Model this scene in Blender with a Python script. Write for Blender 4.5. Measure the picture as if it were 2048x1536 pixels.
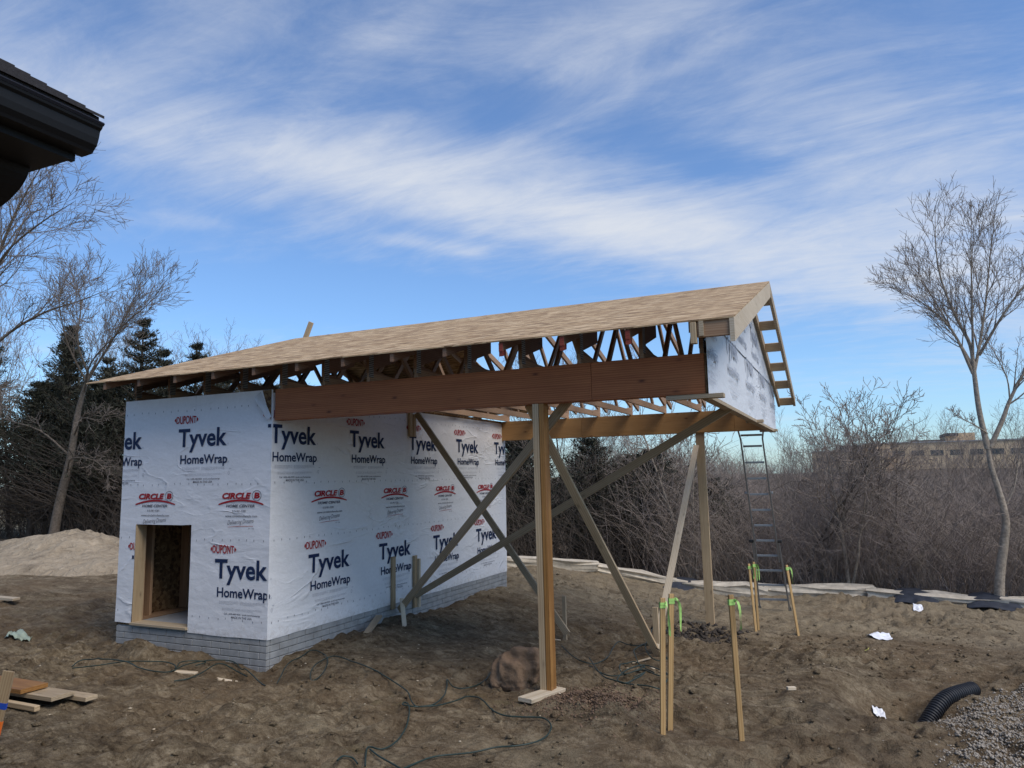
import bpy, bmesh, math, random
import numpy as np
from mathutils import Vector, Matrix

# ------------------------------------------------------------------ camera, sky, sun, exposure
scene = bpy.context.scene
for o in list(bpy.data.objects):
    bpy.data.objects.remove(o, do_unlink=True)
COL = scene.collection

cam_data = bpy.data.cameras.new("camera")
cam_data.sensor_width = 36.0
cam_data.lens = 25.664
cam_data.clip_start = 0.05
cam_data.clip_end = 3000.0
cam = bpy.data.objects.new("camera", cam_data)
COL.objects.link(cam)
CAM = Vector((6.013, -6.468, 1.725))
CROT = Matrix(((0.907818, 0.419005, -0.017368), (0.068851, -0.108065, 0.991757), (0.413675, -0.901530, -0.126952))).transposed()
cam.matrix_world = Matrix.Translation(CAM) @ CROT.to_4x4()
scene.camera = cam

SUN_DIR = Vector((0.60, -0.22, 0.77)).normalized()     # towards the sun
world = bpy.data.worlds.new("World")
scene.world = world
world.use_nodes = True
sun_data = bpy.data.lights.new("sun", 'SUN')
sun_data.energy = 2.7
sun_data.angle = math.radians(40)
sun_data.color = (1.0, 0.90, 0.77)
sun = bpy.data.objects.new("sun", sun_data)
sun.rotation_euler = (-SUN_DIR).to_track_quat('-Z', 'Y').to_euler()
COL.objects.link(sun)

scene.view_settings.view_transform = 'Standard'
scene.view_settings.look = 'None'
scene.view_settings.exposure = 0.2
scene.view_settings.gamma = 1.0
scene.render.engine = 'CYCLES'
scene.cycles.max_bounces = 6; scene.cycles.diffuse_bounces = 3; scene.cycles.glossy_bounces = 2; scene.cycles.transparent_max_bounces = 4

def build_world():
    nt = world.node_tree; N = nt.nodes; L = nt.links
    N.clear()
    out = N.new("ShaderNodeOutputWorld"); bg = N.new("ShaderNodeBackground")
    L.new(bg.outputs[0], out.inputs[0])
    sky = N.new("ShaderNodeTexSky"); sky.sky_type = 'NISHITA'; sky.sun_disc = False
    sky.sun_elevation = math.asin(SUN_DIR.z)
    sky.sun_rotation = math.atan2(SUN_DIR.x, SUN_DIR.y)
    sky.air_density = 1.0; sky.dust_density = 0.6; sky.ozone_density = 2.2
    bg.inputs[1].default_value = 0.13
    def math_(op, a, b=None, c=None, clamp=False):
        n = N.new("ShaderNodeMath"); n.operation = op; n.use_clamp = clamp
        for i, v in enumerate((a, b, c)):
            if v is None: continue
            if isinstance(v, (int, float)): n.inputs[i].default_value = v
            else: L.new(v, n.inputs[i])
        return n.outputs[0]
    tc = N.new("ShaderNodeTexCoord")
    sep = N.new("ShaderNodeSeparateXYZ"); L.new(tc.outputs["Generated"], sep.inputs[0])
    # flat cloud deck: direction projected on a plane overhead
    zz = math_('MAXIMUM', math_('ADD', sep.outputs[2], 0.10), 0.03)
    px = math_('DIVIDE', sep.outputs[0], zz); py = math_('DIVIDE', sep.outputs[1], zz)
    comb = N.new("ShaderNodeCombineXYZ"); L.new(px, comb.inputs[0]); L.new(py, comb.inputs[1])
    def noise(scale, loc, rot, sc, detail=7, rough=.55, dist=0.0):
        m = N.new("ShaderNodeMapping"); m.inputs["Location"].default_value = loc
        m.inputs["Rotation"].default_value = (0, 0, math.radians(rot)); m.inputs["Scale"].default_value = sc
        L.new(comb.outputs[0], m.inputs[0])
        n = N.new("ShaderNodeTexNoise"); n.inputs["Scale"].default_value = scale
        n.inputs["Detail"].default_value = detail; n.inputs["Roughness"].default_value = rough
        n.inputs["Distortion"].default_value = dist
        L.new(m.outputs[0], n.inputs["Vector"]); return n.outputs["Fac"]
    def band(cx, cy, rot, rx, ry):
        m = N.new("ShaderNodeMapping"); m.vector_type = 'TEXTURE'
        m.inputs["Location"].default_value = (cx, cy, 0); m.inputs["Rotation"].default_value = (0, 0, math.radians(rot))
        m.inputs["Scale"].default_value = (rx, ry, 1)
        L.new(comb.outputs[0], m.inputs[0])
        ln = N.new("ShaderNodeVectorMath"); ln.operation = 'DOT_PRODUCT'
        L.new(m.outputs[0], ln.inputs[0]); L.new(m.outputs[0], ln.inputs[1])
        return math_('POWER', 2.718, math_('MULTIPLY', ln.outputs["Value"], -1.0))
    broad = noise(0.55, (1.3, 4.1, 0), 20, (0.55, 1.0, 1), 3, .5, .4)
    wisp = noise(2.6, (2.0, 0.4, 0), 18, (0.38, 1.0, 1), 12, .66, 1.6)
    fine = noise(7.0, (7.0, 3.0, 0), 26, (0.4, 1.0, 1), 12, .7, 2.0)
    puff = noise(4.5, (0, 0, 0), 0, (1, 1, 1), 6, .55, .3)
    bsum = 0.0
    for cx, cy, rot, rx, ry, amp in (
        (-1.15, 1.45, 50, 0.66, 0.22, 0.5),
        (-0.55, 2.2, 50, 0.55, 0.22, 0.5),
        (0.35, 2.9, 60, 1.2, 0.6, 0.5),
        (-1.42, 0.8, 30, 0.3, 0.22, 0.22),
        (-1, 0.92, -10, 0.22, 0.1, 0.16),
        (-0.72, 1.08, -25, 0.24, 0.07, 0.16),
        (-0.3, 1.25, -15, 0.35, 0.12, 0.16),
        (-0.38, 1.46, -17, 0.38, 0.03, 0.12),
        (-1.73, 1.46, 40, 0.16, 0.07, 0.25),
        (-1.24, 1.93, 40, 0.1, 0.06, 0.3),
        (-1.1, 2.09, 40, 0.1, 0.06, 0.25),
        (0.25, 1.9, -10, 0.6, 0.4, 0.1),
        (-1.65, 2.35, 48, 0.8, 0.28, -0.45),
        (-0.3, 1.82, 50, 0.34, 0.1, -0.35),
        (-0.66, 1.4, 0, 0.16, 0.1, -0.25),
        (-1.1, 3.3, 48, 0.8, 0.4, -0.25),
    ):
        bsum = math_('ADD', math_('MULTIPLY', band(cx, cy, rot, rx, ry), amp), bsum)
    f = math_('ADD', math_('MULTIPLY', broad, 0.75), math_('ADD', math_('MULTIPLY', wisp, 0.78), math_('MULTIPLY', fine, 0.32)))
    f = math_('ADD', f, bsum)
    f = math_('ADD', f, math_('MULTIPLY', math_('SUBTRACT', puff, .5), .35))
    mr = N.new("ShaderNodeMapRange"); mr.interpolation_type = 'SMOOTHSTEP'
    L.new(f, mr.inputs[0]); mr.inputs[1].default_value = 0.80; mr.inputs[2].default_value = 1.80
    mr.inputs[3].default_value = 0.04; mr.inputs[4].default_value = 0.95
    fac = math_('MULTIPLY', mr.outputs[0], math_('MULTIPLY', math_('SMOOTH_MIN', math_('MULTIPLY', math_('ADD', sep.outputs[2], .04), 9.0), 1.0, .3), 1.0), clamp=True)
    tint = N.new("ShaderNodeMix"); tint.data_type = 'RGBA'; tint.blend_type = 'MULTIPLY'; tint.inputs[0].default_value = 1
    L.new(sky.outputs[0], tint.inputs[6]); tint.inputs[7].default_value = (.72, .95, 1.19, 1)
    mix = N.new("ShaderNodeMix"); mix.data_type = 'RGBA'
    L.new(fac, mix.inputs[0]); L.new(tint.outputs[2], mix.inputs[6])
    mix.inputs[7].default_value = (4.9, 5.15, 5.6, 1)
    L.new(mix.outputs[2], bg.inputs[0])
build_world()

# ------------------------------------------------------------------ helpers: materials
def new_mat(name):
    m = bpy.data.materials.new(name); m.use_nodes = True
    nt = m.node_tree; b = nt.nodes["Principled BSDF"]
    return m, nt, b
class NB:
    """small node builder"""
    def __init__(s, nt): s.nt = nt; s.N = nt.nodes; s.L = nt.links
    def coord(s, kind="Object", scale=(1,1,1), loc=(0,0,0), rot=(0,0,0), rnd=0.0):
        if kind == "World":
            src = s.N.new("ShaderNodeNewGeometry").outputs["Position"]
        else:
            src = s.N.new("ShaderNodeTexCoord").outputs[kind]
        if rnd:
            oi = s.N.new("ShaderNodeObjectInfo")
            mu = s.N.new("ShaderNodeMath"); mu.operation = 'MULTIPLY'; mu.inputs[1].default_value = rnd
            s.L.new(oi.outputs["Random"], mu.inputs[0])
            ad = s.N.new("ShaderNodeVectorMath"); ad.operation = 'ADD'
            s.L.new(src, ad.inputs[0]); s.L.new(mu.outputs[0], ad.inputs[1]); src = ad.outputs[0]
        m = s.N.new("ShaderNodeMapping"); m.inputs["Scale"].default_value = scale
        m.inputs["Location"].default_value = loc; m.inputs["Rotation"].default_value = rot
        s.L.new(src, m.inputs[0]); return m.outputs[0]
    def noise(s, vec, scale, detail=5, rough=.55, dist=0.0):
        n = s.N.new("ShaderNodeTexNoise"); n.inputs["Scale"].default_value = scale; n.inputs["Detail"].default_value = detail
        n.inputs["Roughness"].default_value = rough; n.inputs["Distortion"].default_value = dist
        s.L.new(vec, n.inputs["Vector"]); return n.outputs["Fac"]
    def vor(s, vec, scale, feature='F1', out="Distance", rnd=1.0):
        n = s.N.new("ShaderNodeTexVoronoi"); n.feature = feature; n.inputs["Scale"].default_value = scale
        n.inputs["Randomness"].default_value = rnd
        s.L.new(vec, n.inputs["Vector"]); return n.outputs[out]
    def wave(s, vec, scale, dist=0, detail=2, dscale=1, dirn='X'):
        n = s.N.new("ShaderNodeTexWave"); n.bands_direction = dirn; n.inputs["Scale"].default_value = scale
        n.inputs["Distortion"].default_value = dist; n.inputs["Detail"].default_value = detail; n.inputs["Detail Scale"].default_value = dscale
        s.L.new(vec, n.inputs["Vector"]); return n.outputs["Fac"]
    def ramp(s, fac, stops):
        r = s.N.new("ShaderNodeValToRGB"); e = r.color_ramp.elements
        while len(e) < len(stops): e.new(0.5)
        for i, (p, c) in enumerate(stops):
            e[i].position = p; e[i].color = (c, c, c, 1) if isinstance(c, (int, float)) else tuple(c) + (1,)
        s.L.new(fac, r.inputs[0]); return r.outputs[0]
    def mix(s, fac, a, b, mode='MIX'):
        n = s.N.new("ShaderNodeMix"); n.data_type = 'RGBA'; n.blend_type = mode
        for i, v in ((0, fac), (6, a), (7, b)):
            if isinstance(v, (int, float)): n.inputs[i].default_value = v if i == 0 else (v, v, v, 1)
            elif isinstance(v, tuple): n.inputs[i].default_value = v + (1,)
            else: s.L.new(v, n.inputs[i])
        return n.outputs[2]
    def math(s, op, a, b=0.0):
        n = s.N.new("ShaderNodeMath"); n.operation = op
        for i, v in ((0, a), (1, b)):
            if isinstance(v, (int, float)): n.inputs[i].default_value = v
            else: s.L.new(v, n.inputs[i])
        return n.outputs[0]
    def rnd(s): return s.N.new("ShaderNodeObjectInfo").outputs["Random"]
    def bump(s, h, strength, dist, prev=None):
        n = s.N.new("ShaderNodeBump"); n.inputs["Strength"].default_value = strength; n.inputs["Distance"].default_value = dist
        s.L.new(h, n.inputs["Height"])
        if prev is not None: s.L.new(prev, n.inputs["Normal"])
        return n.outputs[0]

def wood(name, light, dark, knots=0.5, grain=28.0, rough=.7, stain=.25, knotcol=None, vary=.25):
    m, nt, b = new_mat(name); n = NB(nt)
    v = n.coord("Object", (1, 1, 1), rnd=37.0)
    vs = n.coord("Object", (0.05, 1, 1), rnd=37.0)
    g = n.noise(vs, grain, 6, .6, .6)
    g2 = n.noise(vs, grain * 4, 3, .6)
    cathedral = n.wave(n.coord("Object", (.35, 3, 3), rnd=37.0), 5.0, 6.0, 3, .8, 'Z')
    c = n.ramp(n.math('ADD', n.math('MULTIPLY', g, .7), n.math('MULTIPLY', cathedral, .3)), [(.28, dark), (.68, light)])
    c = n.mix(n.math('MULTIPLY', g2, .35), c, dark)
    st = n.noise(v, 1.6, 4, .6)
    c = n.mix(n.ramp(st, [(.42, 0.0), (.75, stain)]), c, tuple(x * .55 for x in dark))
    if knots:
        kd = n.vor(n.coord("Object", (1.0, 2.4, 2.4), rnd=53.0), 3.0)
        kf = n.ramp(kd, [(.03, 1.0), (.10, .35), (.17, 0.0)])
        c = n.mix(n.math('MULTIPLY', kf, knots), c, knotcol or tuple(x * .28 for x in dark))
    hv = n.N.new("ShaderNodeHueSaturation"); n.L.new(c, hv.inputs["Color"])
    n.L.new(n.math('ADD', n.math('MULTIPLY', n.rnd(), vary * 1.6), 1 - vary * .8), hv.inputs["Value"])
    nt.links.new(hv.outputs[0], b.inputs["Base Color"])
    b.inputs["Roughness"].default_value = rough
    nt.links.new(n.bump(g2, .35, .002), b.inputs["Normal"])
    b.inputs["Specular IOR Level"].default_value = .25
    return m
M = {}
M['pine'] = wood("pine_lumber", (.52, .40, .25), (.36, .25, .145), .6, 22)
M['pine_pale'] = wood("pale_lumber", (.62, .53, .40), (.48, .38, .26), .4, 22)
M['pine_grey'] = wood("weathered_lumber", (.46, .365, .25), (.31, .235, .15), .6, 22)
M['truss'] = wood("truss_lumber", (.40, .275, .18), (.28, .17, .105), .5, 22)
M['stake'] = wood("stake_wood", (.55, .37, .17), (.38, .23, .095), .3, 26)
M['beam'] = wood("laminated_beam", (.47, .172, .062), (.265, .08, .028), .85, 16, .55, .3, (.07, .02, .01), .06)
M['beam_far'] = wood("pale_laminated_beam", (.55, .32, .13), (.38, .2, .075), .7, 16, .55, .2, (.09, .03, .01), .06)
M['post_lvl'] = wood("orange_laminated_post", (.40, .205, .065), (.24, .11, .032), .5, 16, .5, .5, (.07, .025, .01), .05)
M['stud'] = wood("stud_lumber", (.42, .27, .16), (.30, .17, .095), .5, 22)

def mat_osb(name, cols, sx=1.0, sy=4.5):
    m, nt, b = new_mat(name); n = NB(nt)
    v = n.coord("Object", (sx, sy, sy))
    cell = n.vor(n.coord("Object", (sx * 2.2, sy * 2.2, sy * 2.2)), 5.0, 'F1', "Color")
    sepc = n.N.new("ShaderNodeSeparateColor"); n.L.new(cell, sepc.inputs[0])
    f1 = n.noise(v, 9, 6, .7, 1.2)
    f2 = n.noise(n.coord("Object", (sx * .8, sy * 1.6, sy * 1.6)), 30, 5, .7, .5)
    f = n.math('ADD', n.math('MULTIPLY', sepc.outputs[0], .35), n.math('ADD', n.math('MULTIPLY', f1, .45), n.math('MULTIPLY', f2, .25)))
    c = n.ramp(f, [(.34, cols[0]), (.47, cols[1]), (.60, cols[2]), (.74, cols[3])])
    broad = n.noise(n.coord("Object", (.4, .8, .8)), 1.2, 3)
    c = n.mix(n.ramp(broad, [(.35, 0.0), (.7, .2)]), c, cols[1])
    nt.links.new(c, b.inputs["Base Color"]); b.inputs["Roughness"].default_value = .75
    b.inputs["Specular IOR Level"].default_value = .2
    nt.links.new(n.bump(f, .5, .004), b.inputs["Normal"])
    return m
M['osb'] = mat_osb("roof_sheathing_board", [(.10, .058, .03), (.31, .20, .105), (.49, .345, .195), (.72, .56, .365)], .60, 4.0)
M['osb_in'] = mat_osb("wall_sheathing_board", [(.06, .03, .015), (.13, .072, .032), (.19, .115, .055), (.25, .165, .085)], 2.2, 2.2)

def wrap_bump(n, strength=.5):
    # taut sheet: faint long diagonal pulls, small crinkles, fibre texture
    v = n.coord("World")
    a = n.noise(n.coord("World", (.55, .55, 1.5), rot=(.75, .75, .3)), 1.7, 3, .5, .5)
    ridge = n.math('ABSOLUTE', n.math('SUBTRACT', a, .5))
    r = n.ramp(ridge, [(.0, 1.0), (.03, .3), (.10, 0.0)])
    msk = n.ramp(n.noise(v, 1.3, 3), [(.45, 0.0), (.65, 1.0)])
    c = n.noise(n.coord("World", (.7, .7, 1.3), rot=(.5, .5, 0)), 9, 5, .6, .4)
    f = n.noise(v, 70, 4, .65)
    h = n.bump(n.math('ADD', n.math('MULTIPLY', n.math('MULTIPLY', r, msk), .5), n.math('MULTIPLY', a, 1.0)), strength * .7, .018)
    h = n.bump(c, strength * .45, .008, h)
    return n.bump(f, .3, .002, h)
def mat_wrap(name, col, strength=.5):
    m, nt, b = new_mat(name); n = NB(nt)
    v = n.coord("World")
    c = n.mix(n.ramp(n.noise(v, 26, 6, .7), [(.35, 0.0), (.7, .5)]), col, tuple(x * .86 for x in col))
    c = n.mix(n.ramp(n.noise(v, 1.1, 4, .6), [(.45, 0.0), (.8, .3)]), c, tuple(x * a for x, a in zip(col, (.86, .85, .84))))
    # mud splashed up from the ground and a few handling scuffs
    sp = n.N.new("ShaderNodeSeparateXYZ"); n.L.new(n.N.new("ShaderNodeNewGeometry").outputs["Position"], sp.inputs[0])
    splash = n.math('SUBTRACT', n.math('MULTIPLY', n.noise(v, 16, 6, .75, .6), .62), n.math('MULTIPLY', sp.outputs[2], .75))
    c = n.mix(n.ramp(splash, [(.26, 0.0), (.42, .4)]), c, (.30, .235, .165))
    c = n.mix(n.ramp(n.noise(v, 5.5, 7, .8, 1.5), [(.66, 0.0), (.78, .28)]), c, (.42, .39, .36))
    nt.links.new(c, b.inputs["Base Color"]); b.inputs["Roughness"].default_value = .55
    b.inputs["Specular IOR Level"].default_value = .3
    nt.links.new(wrap_bump(n, strength), b.inputs["Normal"])
    return m
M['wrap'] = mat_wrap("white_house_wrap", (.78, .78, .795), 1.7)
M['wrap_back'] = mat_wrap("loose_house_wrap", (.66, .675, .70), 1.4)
def mat_print(name, col):
    m, nt, b = new_mat(name); n = NB(nt)
    v = n.coord("World")
    c = n.mix(n.ramp(n.noise(v, 60, 4, .7), [(.45, 0.0), (.8, .35)]), col, tuple(min(1, x * 1.6 + .03) for x in col))
    nt.links.new(c, b.inputs["Base Color"]); b.inputs["Roughness"].default_value = .6
    b.inputs["Specular IOR Level"].default_value = .2
    return m
M['navy'] = mat_print("navy_print", (.012, .025, .075))
M['red'] = mat_print("red_print", (.36, .018, .025))
M['grey_ink'] = mat_print("grey_print", (.36, .37, .41))
M['dark_ink'] = mat_print("dark_grey_print", (.13, .13, .16))
M['faded'] = mat_print("faded_print", (.33, .35, .40))

def simple(name, col, rough=.6, metal=0.0, var=.2, nscale=8.0, bump=0.0, bdist=.01, kind="Object", spec=.4):
    m, nt, b = new_mat(name); n = NB(nt)
    v = n.coord(kind, rnd=11.0 if kind == "Object" else 0)
    f = n.noise(v, nscale, 6, .6)
    c = n.mix(n.ramp(f, [(.3, 0.0), (.7, 1.0)]), tuple(x * (1 - var) for x in col), tuple(min(1, x * (1 + var)) for x in col))
    nt.links.new(c, b.inputs["Base Color"]); b.inputs["Roughness"].default_value = rough; b.inputs["Metallic"].default_value = metal
    b.inputs["Specular IOR Level"].default_value = spec
    if bump: nt.links.new(n.bump(f, bump, bdist), b.inputs["Normal"])
    return m
M['concrete'] = simple("grey_concrete", (.30, .30, .295), .85, 0, .22, 7, .4, .004, "World")
M['joint'] = simple("concrete_joint", (.33, .335, .335), .9, 0, .15, 12, .3, .004, "World")
M['slab'] = simple("slab_concrete", (.36, .37, .38), .7, 0, .12, 4, .1, .002, "World")
M['plate'] = None
def mat_plate():
    m, nt, b = new_mat("galvanised_plate"); n = NB(nt)
    w = n.wave(n.coord("Object", (1, 1, 1)), 15.0, 1.0, 1, 30, 'Z')
    c = n.ramp(w, [(.35, (.05, .048, .045)), (.6, (.34, .335, .325))])
    nt.links.new(c, b.inputs["Base Color"]); b.inputs["Metallic"].default_value = .1; b.inputs["Roughness"].default_value = .6
    nt.links.new(n.bump(w, .8, .004), b.inputs["Normal"]); return m
M['plate'] = mat_plate()
M['redpaint'] = wood("red_stained_lumber", (.27, .055, .035), (.17, .035, .022), .2)
M['black'] = simple("black_trim", (.005, .005, .006), .6, 0, .2, 5)
M['shingle'] = simple("black_shingle", (.022, .02, .022), .9, 0, .4, 60, .5, .004)
M['downspout'] = simple("dark_blue_grey_metal", (.022, .024, .034), .4, .1, .1, 5)
M['alu'] = simple("ladder_aluminium", (.30, .305, .31), .42, .6, .12, 14)
M['rubber'] = simple("black_rubber", (.02, .02, .02), .7, 0, .2, 12)
M['cord'] = simple("dark_green_cord", (.018, .035, .03), .5, 0, .2, 20)
M['pipe'] = simple("black_drain_pipe", (.02, .021, .024), .5, 0, .3, 9)
M['ribbon'] = simple("lime_ribbon", (.36, .60, .16), .5, 0, .12, 30)
M['paper'] = simple("white_paper", (.76, .77, .80), .7, 0, .06, 10)
M['yellow'] = simple("yellow_scrap", (.62, .58, .14), .6, 0, .1, 10)
M['greenbag'] = simple("pale_green_plastic", (.30, .36, .29), .35, 0, .25, 14)
M['bluetape'] = simple("blue_tape", (.02, .07, .42), .5, 0, .1, 20)
M['orange'] = simple("orange_paint", (.85, .19, .03), .5, 0, .1, 10)
M['limestone'] = simple("limestone_block", (.50, .44, .35), .9, 0, .28, 5, .8, .02, "World")
M['siltcloth'] = simple("black_silt_cloth", (.03, .034, .045), .6, 0, .3, 8, .5, .01)
M['bark'] = simple("grey_brown_bark", (.145, .115, .088), .9, 0, .4, 14, .9, .02)
M['bark_pale'] = simple("pale_bark", (.30, .25, .195), .9, 0, .35, 16, .9, .02)
M['bark_dark'] = simple("dark_bark", (.12, .095, .076), .9, 0, .35, 14, .8, .02)
M['twig'] = simple("bare_twigs", (.215, .175, .145), .9, 0, .25, 3)
M['twig_pale'] = simple("tan_twigs", (.27, .215, .175), .9, 0, .25, 3)
M['brush'] = simple("brown_brush", (.27, .215, .18), .95, 0, .4, .6, 0, 0, "World")
def mat_brush():
    m, nt, b = new_mat("brown_brush"); n = NB(nt)
    f = n.noise(n.coord("World"), .45, 5, .65, .5); g = n.noise(n.coord("World"), 3.0, 3)
    c = n.ramp(f, [(.32, (.19, .153, .126)), (.46, (.30, .248, .205)), (.58, (.265, .22, .20)), (.72, (.37, .305, .225))])
    c = n.mix(n.ramp(g, [(.45, 0.0), (.75, .6)]), c, (.10, .076, .062))
    nt.links.new(c, b.inputs["Base Color"]); b.inputs["Roughness"].default_value = .95; b.inputs["Specular IOR Level"].default_value = .1
    return m
M['brush'] = mat_brush()
M['truss_shaded'] = wood("shaded_truss_lumber", (.27, .165, .105), (.18, .10, .062), .5, 22)  # truss lumber with the eave shade put into its colour, front half only
M['cedar'] = simple("cedar_foliage", (.038, .038, .024), .85, 0, .45, 2.5)
M['deadcedar'] = simple("dead_cedar_twigs", (.075, .06, .048), .9, 0, .3, 3)
M['clod'] = simple("brown_clay_clod", (.21, .135, .082), .95, 0, .35, 9, 1.0, .03)
M['redsoil'] = simple("reddish_loose_soil", (.17, .112, .074), .95, 0, .35, 22, 1.0, .02, "World")
M['darksoil'] = simple("dark_moist_soil", (.05, .04, .032), .95, 0, .4, 14, 1.0, .02, "World")
M['gravel'] = simple("grey_gravel", (.285, .25, .205), .9, 0, .55, 60, .3, .005, "World")
M['brickwall'] = simple("tan_brick_facade", (.60, .44, .28), .9, 0, .12, .4, 0, 0, "World")
M['darkroof'] = simple("dark_roof_unit", (.06, .06, .065), .8, 0, .2, .5, 0, 0, "World")
M['farglass'] = simple("dark_window_glass", (.05, .06, .07), .15, 0, .1, 1)

def mat_sand():
    m, nt, b = new_mat("pale_sand"); n = NB(nt); v = n.coord("World")
    a = n.noise(v, 1.4, 6, .6, .6); f = n.noise(v, 26, 5, .7); st = n.noise(n.coord("World", (1, 1, .35)), 5, 5, .6, 1.2)
    c = n.ramp(n.math('ADD', n.math('MULTIPLY', a, .6), n.math('MULTIPLY', st, .4)), [(.32, (.20, .158, .11)), (.5, (.33, .268, .19)), (.7, (.43, .352, .258))])
    nt.links.new(c, b.inputs["Base Color"]); b.inputs["Roughness"].default_value = .95; b.inputs["Specular IOR Level"].default_value = .1
    h = n.bump(st, .9, .12); nt.links.new(n.bump(f, .5, .02, h), b.inputs["Normal"]); return m
M['sand'] = mat_sand()

def mat_ground():
    m, nt, b = new_mat("bare_soil"); n = NB(nt)
    v = n.coord("World")
    big = n.noise(v, .55, 5, .6, .5); mid = n.noise(v, 2.6, 6, .65, .6)
    st = n.noise(n.coord("World", (.55, 1.5, 1), rot=(0, 0, .45)), 7.0, 7, .7, .9)
    fine = n.noise(v, 34, 6, .7); grit = n.vor(v, 70.0)
    med = n.noise(v, 11.0, 7, .75, 1.2)
    f = n.math('ADD', n.math('MULTIPLY', mid, .30), n.math('ADD', n.math('MULTIPLY', st, .38), n.math('ADD', n.math('MULTIPLY', fine, .2), n.math('MULTIPLY', med, .25))))
    c = n.ramp(f, [(.42, (.034, .0235, .0145)), (.50, (.098, .072, .045)), (.57, (.182, .140, .090)), (.66, (.345, .28, .188))])
    c = n.mix(n.ramp(big, [(.40, 0.0), (.64, .5)]), c, (.17, .114, .066))
    c = n.mix(n.ramp(n.noise(n.coord("World", (.6, 1.3, 1), rot=(0, 0, .3)), 1.6, 6, .7, .8), [(.54, 0.0), (.68, .5)]), c, (.32, .263, .172))
    c = n.mix(n.ramp(n.noise(v, .9, 5, .65, .5), [(.57, 0.0), (.68, .5)]), c, (.085, .063, .045))
    c = n.mix(n.ramp(n.noise(v, 2.1, 5, .7, .5), [(.62, 0.0), (.74, .4)]), c, (.20, .17, .085))
    # pale specks of chipped stone and straw
    sp = n.vor(v, 9.0); c = n.mix(n.ramp(sp, [(.045, 1.0), (.075, 0.0)]), c, (.33, .29, .235))
    # tracked strip across the back of the yard is paler
    sepy = n.N.new("ShaderNodeSeparateXYZ"); n.L.new(n.N.new("ShaderNodeNewGeometry").outputs["Position"], sepy.inputs[0])
    strip = n.noise(n.coord("World", (.25, 2.2, 1)), 1.6, 6, .7, .6)
    yb = n.ramp(n.math('MULTIPLY', n.math('ADD', sepy.outputs[1], n.math('MULTIPLY', strip, 1.2)), .1), [(.55, 0.0), (.72, .75), (.98, .75)])
    c = n.mix(n.math('MULTIPLY', yb, n.ramp(strip, [(.35, .2), (.6, 1.0)])), c, (.33, .27, .182))
    # far cover: dry grass on the flat, dark leaf litter in the ravine
    sep = n.N.new("ShaderNodeSeparateXYZ"); n.L.new(n.N.new("ShaderNodeNewGeometry").outputs["Position"], sep.inputs[0])
    gr = n.ramp(n.noise(n.coord("World", (1, 1, 1)), .35, 6, .7), [(.35, (.20, .165, .10)), (.7, (.33, .28, .185))])
    lit = n.ramp(n.noise(v, 1.5, 6, .7), [(.35, (.075, .055, .040)), (.7, (.155, .118, .085))])
    far = n.math('ADD', sep.outputs[1], n.math('MULTIPLY', n.math('SUBTRACT', mid, .5), 2.0))
    mr = n.N.new("ShaderNodeMapRange"); n.L.new(far, mr.inputs[0]); mr.inputs[1].default_value = 9.8; mr.inputs[2].default_value = 11.2
    c = n.mix(mr.outputs[0], c, lit)
    left = n.N.new("ShaderNodeMapRange"); n.L.new(n.math('ADD', sep.outputs[0], n.math('MULTIPLY', sep.outputs[1], .35)), left.inputs[0])
    left.inputs[1].default_value = -19.0; left.inputs[2].default_value = -22.0
    c = n.mix(left.outputs[0], c, gr)
    nt.links.new(c, b.inputs["Base Color"]); b.inputs["Roughness"].default_value = .95; b.inputs["Specular IOR Level"].default_value = .12
    clod = n.vor(n.coord("World", (1, 1, 1)), 15.0, 'SMOOTH_F1'); clod2 = n.vor(v, 38.0)
    h = n.bump(st, .9, .06); h = n.bump(med, .9, .035, h); h = n.bump(clod, -.6, .03, h); h = n.bump(clod2, -.6, .014, h); h = n.bump(fine, .9, .02, h); h = n.bump(grit, .5, .01, h)
    nt.links.new(h, b.inputs["Normal"])
    return m
M['ground'] = mat_ground()

# ------------------------------------------------------------------ helpers: objects
WM = {}
def link(o, parent=None, mw=None):
    COL.objects.link(o)
    mw = mw or Matrix.Identity(4)
    WM[o.name] = mw
    if parent is not None:
        o.parent = parent
        o.matrix_basis = WM[parent.name].inverted() @ mw
    else:
        o.matrix_basis = mw
    return o
def tag(o, label, cat=None, group=None, kind=None):
    if label: o["label"] = label
    if cat: o["category"] = cat
    if group: o["group"] = group
    if kind: o["kind"] = kind
    return o
def empty(name, loc=(0, 0, 0)):
    o = bpy.data.objects.new(name, None); o.empty_display_size = .2
    return link(o, None, Matrix.Translation(Vector(loc)))
def mesh_from(name, verts, faces, mat, smooth=False):
    me = bpy.data.meshes.new(name)
    me.from_pydata([tuple(v) for v in verts], [], [tuple(f) for f in faces]); me.update()
    if mat is not None: me.materials.append(mat)
    if smooth: me.polygons.foreach_set("use_smooth", [True] * len(me.polygons))
    return me
def mesh_np(name, verts, quads, mat, smooth=False):
    """fast mesh from arrays; quads is (n,3) or (n,4)"""
    me = bpy.data.meshes.new(name); verts = np.asarray(verts, np.float32); quads = np.asarray(quads, np.int32)
    k = quads.shape[1]
    me.vertices.add(len(verts)); me.vertices.foreach_set("co", verts.ravel())
    me.loops.add(quads.size); me.loops.foreach_set("vertex_index", quads.ravel())
    me.polygons.add(len(quads)); me.polygons.foreach_set("loop_start", np.arange(0, quads.size, k, dtype=np.int32))
    if smooth: me.polygons.foreach_set("use_smooth", np.ones(len(quads), bool))
    me.update(calc_edges=True); me.validate()
    me.materials.append(mat); return me
def add(name, me, parent=None, mw=None):
    return link(bpy.data.objects.new(name, me), parent, mw)
_box = {}
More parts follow.
